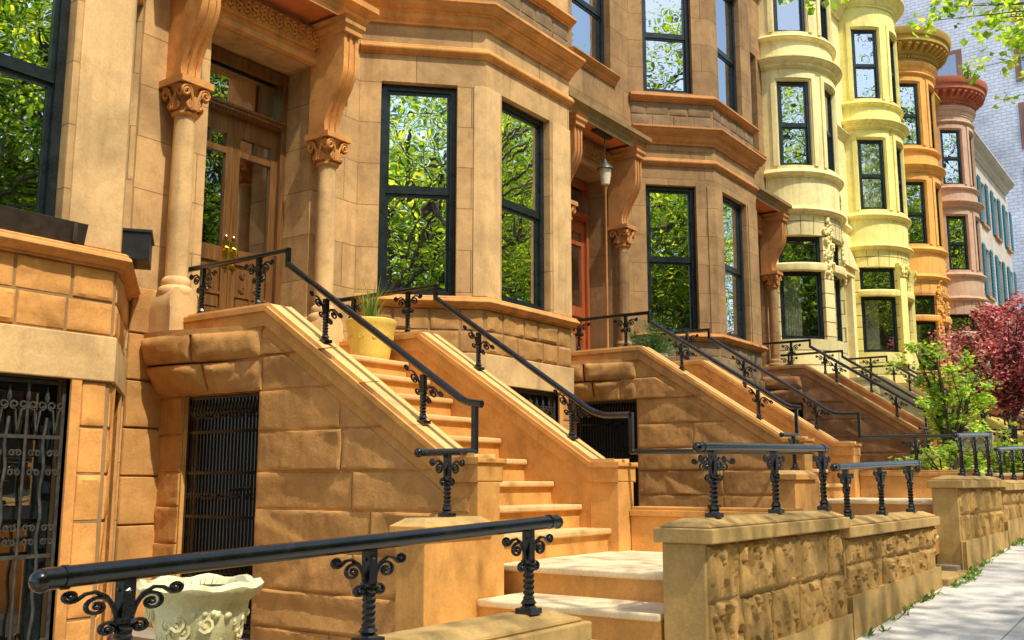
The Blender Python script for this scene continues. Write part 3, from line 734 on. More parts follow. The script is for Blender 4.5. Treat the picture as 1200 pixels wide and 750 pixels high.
# ---------------------------------------------------------------- stoops
CZ = lambda y: 2.63 if y > 6.15 else (2.63 - .655 * (6.15 - y) if y > 4.28 else 2.63 - .655 * (6.15 - 4.28))   # underside of the coping top slab
def coping(mb, xa, xb, dz, y_end, y_front=4.06, top=False):
    ys = [y_front, 4.28, 6.15, y_end]
    for e, za, zb, fr in ((.004, 0.0, .028, .02),) if top else ((.028, -.15, -.03, 0), (.028, -.0301, -.0001, .0)):
        ee = e if za < -.1 or za >= 0 else .045
        pts = [(y, CZ(y) + zb + dz) for y in ([y_front - ee + fr] + ys[1:])] + [(y, CZ(y) + za + dz) for y in reversed([y_front - ee + fr] + ys[1:])]
        mb.prism(pts, 'X', xa - ee, xb + ee)
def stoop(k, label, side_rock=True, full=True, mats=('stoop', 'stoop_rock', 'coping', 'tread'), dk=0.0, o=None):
    o = PITCH * k if o is None else o; dz = RISE * k + dk
    st, sr, cp, td = mats
    s = empty('stoop', (6.3 + o, 4.06, dz), label, 'stoop')
    X = lambda q: q + o
    z = lambda q: q + dz
    # stairs
    m = MB(); n = 9; rz = (2.37 - .70) / n
    for i in range(n):
        y = 4.12 + i * .272; zt = .70 + rz * (i + 1)
        ye = 7.5 if i == n - 1 else y + .3
        m.box(X(5.50), X(7.13), y + .02, ye, z(zt - rz - .02), z(zt - .045))
    m.build('risers', st, s, smooth=0, bevel=.004)
    m = MB()
    for i in range(n):
        y = 4.12 + i * .272; zt = .70 + rz * (i + 1); ye = 7.5 if i == n - 1 else y + .292
        m.box(X(5.505), X(7.125), y - .015, ye, z(zt - .045), z(zt))
    m.build('treads', td, s, smooth=0, bevel=.012)
    # left cheek: rock faced side with the under-stair gate
    P = Path([(X(5.28), 7.5), (X(5.28), 4.06)])
    gate = (7.5 - 7.16, 7.5 - 6.22, .10, 1.96)
    m = MB()
    bot = -.4
    ys = [4.06, 4.28, 6.15, 6.22, 7.16, 7.5]
    for a, b in zip(ys, ys[1:]):
        zb = 1.96 if a == 6.22 else bot
        m.add([(X(5.28), a, z(zb)), (X(5.28), b, z(zb)), (X(5.28), b, z(CZ(b) - .1)), (X(5.28), a, z(CZ(a) - .1))], [(0, 1, 2, 3)])
    m.box(X(5.28), X(5.46), 6.215, 6.219, z(-.2), z(1.96)); m.box(X(5.28), X(5.46), 7.161, 7.165, z(-.2), z(1.96)); m.box(X(5.28), X(5.46), 6.219, 7.161, z(1.96), z(1.965))
    pts = [(4.06, -.4), (7.5, -.4), (7.5, 2.5)] + [(y, CZ(y) - .1) for y in (6.15, 4.28, 4.06)]
    m.add([(X(5.505), y, z(q)) for y, q in pts], [list(range(len(pts)))])
    m.add([(X(5.28), 4.06, z(-.4)), (X(5.505), 4.06, z(-.4)), (X(5.505), 4.06, z(CZ(4.06) - .1)), (X(5.28), 4.06, z(CZ(4.06) - .1))], [(0, 1, 2, 3)])
    m.build('left_cheek', st, s, smooth=0)
    rows = [-.1, .185, .46, .75, 1.05, 1.33, 1.64, 1.96, 2.24, 2.50]
    m = MB()
    def mp(u, v, h): return (X(5.28) - h, 7.5 - u, v + dz)
    rocks(m, mp, 0.01, 7.5 - 4.1, rows, 1.1, .021, .022 if full else .09, 40 + int(k * 3), [(gate[0] - .01, gate[1] + .01, -.2, 1.96)], lambda u: CZ(7.5 - u) - .15 - .10, gap=.003, edge=.016, facet=.5, fq=4)
    m.build('side_blocks', sr, s, smooth=25)
    qp = [(5.07, 7.5), (5.06, 7.36), (5.065, 7.22), (5.09, 7.08), (5.13, 6.94), (5.18, 6.78), (5.225, 6.6), (5.26, 6.4), (5.275, 6.2)]
    m = MB(); Q = Path([(X(a), b) for a, b in qp])
    def mq(u, v, h):
        x, y, nx, ny = Q.at(u); t = max(0, (2.42 - (v - dz)) / .45); sk = (5.275 - min(5.275, x - o)) * t * t
        return (x + nx * h + sk, y + ny * h, v)
    rocks(m, mq, .005, Q.len - .005, [z(1.97), z(2.22), z(2.47)], .9, .05, .03, 77, edge=.08)
    m.prism([(X(a - .01), b) for a, b in qp] + [(X(5.45), 6.2), (X(5.45), 7.5)], 'Z', z(2.45), z(2.50))
    m.build('corbel', sr, s)
    m = MB(); coping(m, X(5.28), X(5.505), dz, 7.18); kc = m.build('coping', st, s, smooth=0, bevel=.006)
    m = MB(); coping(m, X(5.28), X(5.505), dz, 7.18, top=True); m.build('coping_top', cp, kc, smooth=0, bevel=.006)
    m = MB()
    pts = [(4.06, -.4), (7.5, -.4), (7.5, 2.53), (6.15, 2.53)] + [(y, CZ(y) - .1) for y in (4.28, 4.06)]
    m.prism([(a, b + dz) for a, b in pts], 'X', X(7.125), X(7.36)); m.build('right_cheek', st, s, smooth=0)
    m = MB(); coping(m, X(7.125), X(7.36), dz, 7.18); kc = m.build('coping', st, s, smooth=0, bevel=.006)
    m = MB(); coping(m, X(7.125), X(7.36), dz, 7.18, top=True); m.build('coping_top', cp, kc, smooth=0, bevel=.006)
    # newel blocks at the foot
    for xa, xb in ((5.28, 5.505), (7.125, 7.36)):
        m = MB(); m.box(X(xa) - .01, X(xb) + .01, 4.035, 4.3, z(.3), z(CZ(4.06) - .151)); m.build('newel_block', st, s, smooth=0, bevel=.008)
    # gate under the stairs
    gm = MB(); gm.box(X(5.44), X(5.46), 6.22, 7.16, z(.10), z(1.96)); ga = gm.build('gate', 'dark', s, smooth=0)
    T = Matrix(((0, 1, 0, X(5.33)), (-1, 0, 0, 7.16), (0, 0, 1, 0), (0, 0, 0, 1)))
    grille(ga, T, .94, z(.10), z(1.955), None, .27, 22, (0., .27, .47, .66, .84, 1.), 'gate_bars', .007, 'iron')
    h = MB(); h.tube([(X(5.30), 6.32, z(1.2)), (X(5.26), 6.33, z(1.2)), (X(5.26), 6.48, z(1.19))], .012, 6); h.build('handle', 'iron', ga)
    if full:
        # landing, winding steps to the gap in the wall, flank wall and curb
        m = MB(); m.box(X(5.62), X(7.3), 2.66, 4.14, z(.5), z(.66)); m.box(X(5.14), X(5.66), 2.66, 3.93, z(.34), z(.49)); m.box(X(4.66), X(5.16), 2.60, 3.93, z(.17), z(.32)); m.box(X(4.2), X(4.68), 2.60, 3.93, z(-.1), z(.15))
        m.build('landing_risers', st, s, smooth=0)
        m = MB(); m.box(X(5.60), X(7.3), 2.66, 4.14, z(.66), z(.705)); m.box(X(5.12), X(5.66), 2.66, 3.93, z(.487), z(.53)); m.box(X(4.64), X(5.16), 2.60, 3.93, z(.315), z(.357)); m.box(X(4.18), X(4.68), 2.60, 3.93, z(.143), z(.185))
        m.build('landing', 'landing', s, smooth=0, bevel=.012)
        m = MB(); m.box(X(4.62), X(5.42), 3.93, 4.16, z(-.3), z(.93)); m.box(X(4.59), X(5.27), 3.90, 4.19, z(.93), z(.995))
        fl = m.build('flank_wall', st, s, smooth=0, bevel=.008)
        m = MB(); a, b, c, d = X(4.60), X(5.27), 3.91, 4.18; e = .06
        m.add([(a, c, z(.995)), (b, c, z(.995)), (b, d, z(.995)), (a, d, z(.995)), (a + e, c + e, z(1.035)), (b - e, c + e, z(1.035)), (b - e, d - e, z(1.035)), (a + e, d - e, z(1.035))], [(0, 1, 5, 4), (1, 2, 6, 5), (2, 3, 7, 6), (3, 0, 4, 7), (4, 5, 6, 7)])
        m.build('flank_cap', 'wall_cap', fl, smooth=0)
        m = MB(); m.box(X(7.3), X(7.5), 2.65, 4.03, z(-.3), z(.98)); m.box(X(7.28), X(7.52), 2.652, 4.03, z(.98), z(1.03)); m.box(X(7.3), X(7.5), 2.654, 4.025, z(1.03), z(1.055))
        m.build('landing_curb', st, s, smooth=0, bevel=.006)
    else:
        m = MB(); m.box(X(5.3), X(7.35), 2.66, 4.14, z(-.3), z(.70)); m.build('landing', td, s, smooth=0, bevel=.012)
    settle(s)
    return s
stoop(0, 'orange stone stoop with the black gate under it, nearest to the camera')
stoop(1, 'mottled orange stone stoop below the hanging lantern, second from the left', mats=('mottled', 'mottled_rock', 'coping', 'tread'))
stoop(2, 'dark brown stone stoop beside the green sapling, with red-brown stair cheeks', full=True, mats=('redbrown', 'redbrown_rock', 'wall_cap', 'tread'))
M['pale_st'] = stone('pale_stoop_stone', (0.45, 0.40, 0.22), 0.2, (0.2, 0.15, 0.07), 0.4, 0.2, None)

# ---------------------------------------------------------------- iron railings
POSTS = {}
def post_mesh(kind='full'):
    if kind in POSTS: return POSTS[kind]
    m = MB(); h = .44
    m.box(-.04, .04, -.04, .04, 0, .03); m.lathe([(.036, .03), (.026, .045), (.034, .055), (.024, .075)], (0, 0), 8)
    n = 36; v = []; f = []
    for i in range(n + 1):
        t = i / n; zz = .07 + t * .19; a = t * 2 * PI * 1.6; r = .024
        v += [(r * math.cos(a + q * PI / 2), r * math.sin(a + q * PI / 2), zz) for q in range(4)]
    f = [(i * 4 + q, i * 4 + (q + 1) % 4, (i + 1) * 4 + (q + 1) % 4, (i + 1) * 4 + q) for i in range(n) for q in range(4)]
    m.add(v, f)
    m.lathe([(.022, .255), (.032, .265), (.032, .28), (.02, .29)], (0, 0), 8)
    m.box(-.019, .019, -.019, .019, .285, h); m.lathe([(.02, .385), (.024, .395), (.02, .405)], (0, 0), 8)
    o = m.build('post', 'iron', None, smooth=30); me = o.data; bpy.data.objects.remove(o)
    POSTS[kind] = me
    return me
def scroll_mesh(sg, slope=0.0):
    key = (sg, round(slope, 2))
    if key in POSTS: return POSTS[key]
    m = MB()
    def T(pts): return [(sg * a, 0, b + sg * a * slope) for a, b in pts]
    arch = [(.018, .235), (.022, .285), (.034, .335), (.056, .375), (.088, .397), (.118, .392), (.140, .372)]
    m.tube(T(arch + spiral((.158, .388), .024, .009, -PI * .78, 1.15, 16)), .0085, 6)
    m.tube(T([(.030, .322), (.044, .352)] + spiral((.083, .338), .040, .012, PI * .85, -1.25, 22)), .0082, 6)
    m.tube(T([(.015, .205), (.020, .235)] + spiral((.048, .245), .030, .010, PI, -1.2, 16)), .0085, 6)
    m.sphere((sg * .083, 0, .338 + sg * .083 * slope), .0125, 8); m.sphere((sg * .158, 0, .388 + sg * .158 * slope), .0105, 8); m.sphere((sg * .048, 0, .245 + sg * .048 * slope), .011, 8)
    o = m.build('scroll', 'iron', None, smooth=60); me = o.data; bpy.data.objects.remove(o)
    POSTS[key] = me
    return me
def add_post(rail, loc, top, ang, slope=0.0, sides=(-1, 1)):
    """loc foot of the post, top z of rail underside, ang plan direction of the rail"""
    p = bpy.data.objects.new('post', post_mesh()); col.objects.link(p); p.parent = rail
    p.location = loc; s = (top - loc[2]) / .44; p.scale = (1, 1, s); p.rotation_euler = (0, 0, ang)
    for sg in sides:
        c = bpy.data.objects.new('scroll', scroll_mesh(sg, slope / max(.6, s))); col.objects.link(c); c.parent = p
    return p
def smooth_path(pts, r=.05, n=5):
    out = [Vector(pts[0])]
    for a, b, c in zip(pts, pts[1:], pts[2:]):
        a, b, c = Vector(a), Vector(b), Vector(c)
        ra = min(r, (a - b).length * .45); rc = min(r, (c - b).length * .45)
        p, q = b + (a - b).normalized() * ra, b + (c - b).normalized() * rc
        for i in range(n + 1):
            t = i / n; out.append(p * (1 - t) ** 2 + b * 2 * t * (1 - t) + q * t * t)
    out.append(Vector(pts[-1]))
    return out
def stair_rails(k, side, label, full=True, dk=0.0, o=None, posts=True):
    o = PITCH * k if o is None else o; dz = RISE * k + dk
    x = (5.39 if side < 0 else 7.243) + o
    z = lambda q: q + dz
    r = empty('stair_railing', (x, 5.2, z(1.9)), label, 'railing', 'iron railings on the stoops')
    top = 3.10; cy = 6.07; ce = 4.24; ze = 1.79
    m = MB()
    pts = [(x, 7.36, z(top)), (x, cy, z(top))]
    m.tube(pts, .024, 10)
    m.sphere((x, 7.38, z(top)), .03)
    m.box(x - .016, x + .016, cy - .016, cy + .016, z(top - .14), z(top + .02))
    if side < 0:
        m.tube(smooth_path([(x, cy - .01, z(top - .12)), (x, ce, z(ze)), (x, ce - .14, z(ze - .02))], .05), .027, 10)
        m.box(x - .018, x + .018, ce - .1, ce - .064, z(1.44), z(ze - .01))
        m.tube([(x, ce - .08, z(1.455)), (x - .62, ce - .13, z(1.43))], .023, 10); m.sphere((x - .63, ce - .13, z(1.43)), .03)
    else:
        yr = 2.62
        m.tube(smooth_path([(x, cy - .01, z(top - .12)), (x, 4.30, z(1.80)), (x, 3.99, z(1.795))], .12), .027, 10)
        m.box(x + .0, x + .034, 3.97, 4.004, z(1.48), z(1.815))
        if full: m.tube([(x + .02, 4.0, z(1.495)), (x + .12, 2.52, z(1.475))], .021, 10)
    m.build('handrail', 'iron', r)
    if posts:
        sl = (top - .12 - ze) / (cy - ce)
        for y in (7.15, 6.42): add_post(r, (x, y, z(2.655)), z(top - .02), PI / 2, 0)
        for y in (5.62, 4.62) if side < 0 else (5.55, 4.55):
            add_post(r, (x, y, z(CZ(y) + .025)), z(ze + (y - ce) * sl - .035), PI / 2, sl)
        if full:
            if side < 0: add_post(r, (x - .42, ce - .19, z(1.033)), z(1.42), .05)
            else: add_post(r, (x + .065, 3.3, z(1.05)), z(1.46), PI / 2)
    settle(r)
    return r
stair_rails(0, -1, 'long black handrail down the left cheek of the nearest stoop')
stair_rails(0, 1, 'black handrail on the right cheek of the nearest stoop, behind the yellow pot')
stair_rails(1, -1, 'handrail in front of the juniper bush on the second stoop')
stair_rails(1, 1, 'far side handrail of the second stoop, against the dark brown bay')
stair_rails(2, -1, 'left handrail of the third, dark brown stoop')
stair_rails(2, 1, 'right handrail of the third stoop, partly behind the sapling')

# ---------------------------------------------------------------- front garden walls and their rails
def garden_wall(x0, x1, zt, label, cap=.12, seed=1, res=.015, rows=None, y0=2.35, y1=2.64, plinth=.3):
    w = empty('garden_wall', ((x0 + x1) / 2, y0, gz((x0 + x1) / 2)), label, 'wall', 'low stone walls along the pavement')
    zb = zt - cap
    m = MB(); m.box(x0, x1, y0 + .03, y1, gz(x0) - .2, zb); m.build('core', 'wall_cap', w, smooth=0, bevel=.01)
    m = MB(); P = Path([(x0, y0 + .03), (x1, y0 + .03)])
    g0, g1 = gz(x0), gz(x1)
    # plinth follows the slope of the pavement
    pl = MB(); pl.prism([(x0 - .012, g0 - .2), (x1 + .012, g1 - .2), (x1 + .012, g1 + plinth * .62), (x0 - .012, g0 + plinth)], 'Y', y0 - .02, y0 + .028); pl.build('plinth', 'wall_cap', w, smooth=0, bevel=.008)
    b = max(g0 + plinth, g1 + plinth * .6)
    rows = [b - .12, b + (zb - b) * .48, zb - .004]
    rocks(m, path_map(P), .01, x1 - x0 - .01, rows, (.46), .034, res, seed, edge=.035, facet=.22, fq=13)
    m.build('rock_face', 'wall_rock', w, smooth=14)
    m = MB(); e = .035
    m.box(x0 - e, x1 + e, y0 - e, y1 + e, zb, zt - .04)
    m.box(x0 - e + .03, x1 + e - .03, y0 - e + .03, y1 + e - .03, zt - .04, zt - .025)
    a, bb, c, d = x0, x1, y0, y1
    m.add([(a, c, zt - .025), (bb, c, zt - .025), (bb, d, zt - .025), (a, d, zt - .025), (a + .1, (c + d) / 2 - .06, zt + .01), (bb - .1, (c + d) / 2 - .06, zt + .01), (bb - .1, (c + d) / 2 + .06, zt + .01), (a + .1, (c + d) / 2 + .06, zt + .01)], [(0, 1, 5, 4), (1, 2, 6, 5), (2, 3, 7, 6), (3, 0, 4, 7), (4, 5, 6, 7)])
    m.build('coping', 'wall_cap', w, smooth=0, bevel=.008)
    settle(w)
    return w
def wall_rail(x0, x1, z0, z1, zfoot, xs, label, r=.028, y=2.45):
    t = empty('wall_railing', ((x0 + x1) / 2, y, zfoot), label, 'railing', 'iron rails on the low walls')
    m = MB(); m.tube([(x0, y, z0), (x1, y, z1)], r, 14)
    for x, zz in ((x0, z0), (x1, z1)): m.sphere((x, y, zz - .004), r * 1.06, 12)
    m.tube([(x0 + .055, y, z0 + .001), (x0 + .07, y, z0 + .001)], r * 1.12, 14); m.tube([(x1 - .07, y, z1), (x1 - .055, y, z1)], r * 1.12, 14)
    m.build('handrail', 'iron', t)
    for x in xs: add_post(t, (x, y, zfoot), z0 + (z1 - z0) * (x - x0) / (x1 - x0) - r * .8, 0)
    settle(t)
    return t
garden_wall(1.2, 3.80, .70, 'low wall in the lower left corner beside the white urn', seed=3)
garden_wall(5.13, 7.44, 1.04, 'tall rock faced wall in front of the nearest stoop', seed=5)
garden_wall(7.5, 10.16, .97, 'lower mossy wall section right of the tall wall by the nearest stoop', seed=8)
garden_wall(5.13 + 6.2, 13.64, 1.04 + .27, 'square ended wall beyond the gap, beside the green sapling', seed=11, res=.03)
garden_wall(7.5 + 6.2, 10.16 + 6.2, .97 + .30, 'last low wall section at the right edge', seed=14, res=.04)
wall_rail(1.41, 3.77, 1.01, 1.08, .71, (1.65, 2.59, 3.55), 'thick black rail in the lower left corner, in front of the white urn')
wall_rail(5.22, 7.40, 1.445, 1.495, 1.05, (5.42, 6.38, 7.32), 'black rail on the tall wall in front of the nearest stoop')
wall_rail(7.58, 10.08, 1.36, 1.43, .98, (7.85, 8.78, 9.72), 'short black rail on the lower mossy wall', r=.028)
wall_rail(11.72, 13.6, 1.75, 1.83, 1.32, (11.95, 12.7, 13.45), 'black rail on the square ended wall by the sapling')
wall_rail(14.0, 16.2, 1.66, 1.74, 1.28, (14.2, 15.1, 16.0), 'black rail on the last wall at the right edge')
# threshold slabs in the gaps between the walls
for i, (xa, xb, zz, lb) in enumerate(((3.86, 5.08, .10, 'flat stone threshold at the entrance gap before the nearest stoop'), (10.22, 11.26, .36, 'flat stone threshold at the second gap, with weeds along its edge'))):
    m = MB(); m.box(xa, xb, 2.28, 2.95, gz(xa) - .2, zz); t = m.build('threshold_slab', 'wall_cap', None, smooth=0, bevel=.015); tag(t, lb, 'step', 'stone slabs in the wall gaps')

# ---------------------------------------------------------------- rounded houses further along
BA = 1.2
def bowpath(cx, a=BA, b=1.1, y=7.5, n=28):
    return [(cx - a * math.cos(PI * i / n), y - b * math.sin(PI * i / n)) for i in range(n + 1)]
def bow_house(cx, dz, x_end, label, mats, big=None, seed=1, pil=False, top3=13.05, curtains=(), cdrop=.1):
    w, wj, tr = mats
    h = empty('row_house', (cx, 7.5, dz), label, 'house', 'rounded bow front houses')
    pts = bowpath(cx); P = Path(pts); L = P.len
    z = lambda q: q + dz
    pos = [(L * .075, L * .30), (L * .39, L * .61), (L * .70, L * .92)]
    flat = Path([(cx + BA, 7.5), (x_end, 7.5)])
    # ground floor
    posU = pos; pos = [(L * .05, L * .325), (L * .405, L * .635), (L * .71, L * .95)]
    opsG = [(a, b, z(3.8), z(5.98)) for a, b in pos]
    m = MB(); wall(m, P, z(-.6), z(6.45), opsG, .2)
    fw = x_end - cx - BA
    dop = (fw * .25, fw * .8, z(3.2), z(5.9)); u2 = (fw * .3, fw * .75, z(7.5), z(9.4)); u3 = (fw * .3, fw * .75, z(10.5), z(12.4))
    gw = m; ngw = len(m.f)
    for i, (a, b) in enumerate(pos):
        x0, y0, nx, ny = P.at(a); x1, y1, n2, m2 = P.at(b); q0 = (x0 - nx * .09, y0 - ny * .09); q1 = (x1 - n2 * .09, y1 - m2 * .09)
        window(h, q0, q1, z(5.38), z(5.98), 0, .06, gl='glass_dim', name='transom_window')
        window(h, q0, q1, z(3.8), z(5.24), 0, .06, gl='glass_dim', curtain=(0.02, .55) if i == 0 else False)
    m = MB()
    for a, b in pos: m.sweep(P.sub(a - .03, b + .03), [(-.12, z(5.23)), (.06, z(5.23)), (.07, z(5.27)), (.07, z(5.36)), (.04, z(5.39)), (-.12, z(5.39))])
    m.build('transom_bar', tr, h, smooth=30)
    if pil:
        for u in (L * .365, L * .672):
            x, y, nx, ny = P.at(u); T = Matrix.Translation((x, y, 0)) @ Matrix.Rotation(math.atan2(ny, nx) + PI / 2, 4, 'Z')
            m = MB(T); m.box(-.13, .13, -.07, .05, z(3.7), z(5.75)); m.box(-.16, .16, -.1, .05, z(3.5), z(3.72)); c = m.build('pilaster', w, h, smooth=0)
            m = MB(T); m.prism([(-.13, z(5.75)), (.13, z(5.75)), (.18, z(6.08)), (-.18, z(6.08))], 'Y', -.1, .04)
            for sg in (-1, 1):
                m.tube([(p, -.14, q) for p, q in spiral((sg * .13, z(6.0)), .07, .015, 0, 1.5 * sg, 14)], .02, 5)
                m.tube([(p, -.13, q) for p, q in spiral((sg * .07, z(5.86)), .05, .012, 0, 1.4 * sg, 12)], .018, 5)
            m.build('capital', tr, c)
    else:
        rnd = random.Random(seed)
        for u in (L * .365, L * .672):
            x, y, nx, ny = P.at(u); T = Matrix.Translation((x, y, 0)) @ Matrix.Rotation(math.atan2(ny, nx) + PI / 2, 4, 'Z')
            m = MB(T)
            for i in range(26):
                t = i / 25; zz = z(5.15) + t * 1.25; ww = .05 + .13 * math.sin(PI * (t * .8 + .15)) ** 2
                m.sphere((rnd.uniform(-ww, ww) * .8, -.015 - .02 * rnd.random(), zz), rnd.uniform(.025, .055), 7)
            for sg in (-1, 1):
                m.tube([(p, -.03, q) for p, q in spiral((sg * .08, z(6.1)), .085, .02, 0, 1.5 * sg, 14)], .025, 5)
                m.tube([(p, -.03, q) for p, q in spiral((sg * .06, z(5.6)), .07, .02, 0, 1.4 * sg, 12)], .02, 5)
            m.build('carved_cartouche', tr, h)
    # voussoir joints above the ground floor windows
    m = gw
    for a, b in pos:
        for t in (0, .25, .5, .75, 1):
            u = a + (b - a) * (t * 1.1 - .05); x, y, nx, ny = P.at(u)
            T = Matrix.Translation((x, y, 0)) @ Matrix.Rotation(math.atan2(ny, nx) + PI / 2, 4, 'Z'); q = MB(T)
            s = (t - .5) * .10
            q.prism([(-.007, z(6.0)), (.007, z(6.0)), (.007 + s, z(6.40)), (-.007 + s, z(6.40))], 'Y', -.004, .0)
            oo = len(m.v); m.v.extend(q.v); m.f.extend([[i + oo for i in f] for f in q.f])
    m.build('ground_floor_wall', wj, h, smooth=30, mat2=('brown', ngw))
    m = MB(); m.sweep(pts, mould(z(6.42), .16, .13, 'torus')); m.build('string_course', tr, h)
    m = MB(); wall(m, P, z(6.55), z(7.3)); m.build('panel_band', w, h, smooth=30)
    m = MB()
    for u0 in (L * .62,):
        for i in range(4):
            for sg in (-1, 1):
                pts2 = spiral((u0 + i * .17, z(6.92) + sg * .07), .085, .015, sg * PI / 2, 1.5, 14)
                m.tube([(P.at(a)[0] + P.at(a)[2] * .012, P.at(a)[1] + P.at(a)[3] * .012, b) for a, b in pts2], .018, 5)
    m.build('carved_panel', 'ochre' if not big else tr, h)
    m = MB(); m.sweep(pts, mould(z(7.22), .17, .12, 'torus')); m.build('sill_moulding', tr, h)
    pos = posU
    def storey(za, zb, w0, w1, nm, cur):
        m = MB(); wall(m, P, za, zb, [(a + .04, b - .04, w0, w1) for a, b in pos], .14); m.build(nm, w, h, smooth=30)
        m = MB()
        for a, b in pos:
            for s0, s1, q0, q1 in ((a - .08, a + .02, w0, w1 + .16), (b - .02, b + .08, w0, w1 + .16), (a + .02, b - .02, w1 + .04, w1 + .16)):
                m.sweep(P.sub(s0, s1), [(-.01, q0), (.03, q0), (.03, q1), (-.01, q1)])
        m.build('window_surround', w, h, smooth=30)
        for i, (a, b) in enumerate(pos):
            x0, y0, nx, ny = P.at(a + .04); x1, y1, n2, m2 = P.at(b - .04)
            window(h, (x0 - nx * .07, y0 - ny * .07), (x1 - n2 * .07, y1 - m2 * .07), w0, w1, .48, .06, curtain=cur if i == 0 else False, gl='glass_dim' if cur else 'glass_up')
    storey(z(7.35), z(9.7), z(7.48), z(9.36), 'second_floor_wall', True if 2 in curtains else False)
    m = MB(); m.sweep(pts, mould(z(9.62), .22, .2))
    for i in range(64):
        u = L * (i + .5) / 64; x, y, nx, ny = P.at(u); T = Matrix.Translation((x, y, 0)) @ Matrix.Rotation(math.atan2(ny, nx) + PI / 2, 4, 'Z')
        q = MB(T); q.box(-.017, .017, -.085, .0, z(9.66), z(9.715)); oo = len(m.v); m.v.extend(q.v); m.f.extend([[a + oo for a in f] for f in q.f])
    m.build('dentil_cornice', tr, h)
    m = MB(); wall(m, P, z(9.8), z(10.3)); m.build('upper_band', w, h, smooth=30)
    m = MB(); m.sweep(pts, mould(z(10.26), .12, .1, 'torus')); m.build('upper_sill_moulding', tr, h)
    storey(z(10.35), z(top3), z(10.46), z(12.4), 'third_floor_wall', (0, 1, .5, .95) if 3 in curtains else False)
    # roof line
    if big:
        m = MB(); m.sweep(pts, mould(z(12.62), .12, .09, 'torus')); m.build('string_course', tr, h); m = MB(); m.sweep(pts, mould(z(13.0 - cdrop), .3, .16)); m.build('string_course', tr, h)
        m = MB(); Zc = z(13.3 - cdrop)
        prof = [(0, Zc - .02), (.12, Zc), (.12, Zc + .2), (.2, Zc + .28), (.22, Zc + .45), (.42, Zc + .5), (.5, Zc + .52), (.5, Zc + .66), (.56, Zc + .7), (.6, Zc + .82), (.6, Zc + .9), (0, Zc + .98)]
        m.sweep(pts, prof); m.prism(pts, 'Z', Zc + .94, Zc + .98)
        for i in range(20):
            u = L * (i + .5) / 20; x, y, nx, ny = P.at(u); T = Matrix.Translation((x, y, 0)) @ Matrix.Rotation(math.atan2(ny, nx) + PI / 2, 4, 'Z')
            q = MB(T); q.prism([(-.2, Zc + .28), (-.26, Zc + .3), (-.46, Zc + .42), (-.46, Zc + .5), (-.2, Zc + .5)], 'X', -.05, .05); oo = len(m.v); m.v.extend(q.v); m.f.extend([[a + oo for a in f] for f in q.f])
        for i in range(50):
            u = L * (i + .5) / 50; x, y, nx, ny = P.at(u); T = Matrix.Translation((x, y, 0)) @ Matrix.Rotation(math.atan2(ny, nx) + PI / 2, 4, 'Z')
            q = MB(T); q.box(-.022, .022, -.17, -.1, Zc + .1, Zc + .18); oo = len(m.v); m.v.extend(q.v); m.f.extend([[a + oo for a in f] for f in q.f])
        m.build('roof_cornice', big, h)
    else:
        m = MB(); m.sweep(pts, mould(z(top3) - .05, .35, .28)); m.prism(pts, 'Z', z(top3) + .26, z(top3) + .3); m.build('roof_cornice', tr, h)
    # flat entrance bay
    m = MB(); wall(m, flat, z(-.6), z(top3) + .2, [dop, u2, u3], .25); m.build('facade_wall', w, h, smooth=0)
    X0 = cx + BA
    for u in (u2, u3): window(h, (X0 + u[0], 7.6), (X0 + u[1], 7.6), u[2], u[3], .48, .06)
    double_door(h, X0 + dop[0], X0 + dop[1], 7.65, dop[2], dop[3], 'door_wood', single=True)
    m = MB()
    xa, xb = X0 + dop[0] - .25, X0 + dop[1] + .25
    m.box(xa, xb, 7.3, 7.5, z(5.95), z(6.15)); m.prism([(xa - .12, z(6.15)), (xb + .12, z(6.15)), ((xa + xb) / 2, z(6.95))], 'Y', 7.22, 7.5)
    m.box(xa - .0, xa + .22, 7.32, 7.5, z(3.2), z(5.95)); m.box(xb - .22, xb, 7.32, 7.5, z(3.2), z(5.95)); m.build('door_surround', tr, h, smooth=0, bevel=.01)
    fl2 = [(X0 + .02, 7.5), (x_end, 7.5)]
    for nm, pf in (('string_course', mould(z(7.22), .17, .1, 'torus')), ('string_course', mould(z(9.62), .22, .14)), ('parapet_cornice', mould(z(top3) - .05, .6, .45))):
        m = MB(); m.sweep(fl2, pf); m.build(nm, big if big and nm[0] == 'p' else tr, h)
    m = MB(); m.box(cx - BA, x_end, 7.8, 14, z(top3) - .1, z(top3)); m.build('roof', 'asphalt', h, smooth=0)
    settle(h)
    return h
bow_house(20.9, 0.33, 25.4, 'cream rounded house with carved cartouche, directly right of the dark brown house', ('cream', 'cream_j', 'cream'), seed=2, curtains=(3,))
bow_house(26.6, .66, 29.5, 'lemon yellow rounded house with leafy pilaster capitals beside its ground floor windows', ('lemon', 'lemon_j', 'lemon'), seed=3, pil=True, curtains=(2,))
bow_house(30.8, .58, 35.2, 'orange rounded house with an ochre bracketed roof cornice', ('amber', 'amber_j', 'amber'), 'ochre', seed=4, cdrop=.3)
bow_house(36.5, .8, 39.0, 'pinkish rounded house with a red bracketed roof cornice', ('pink', 'pink', 'pink'), 'red_paint', seed=5)
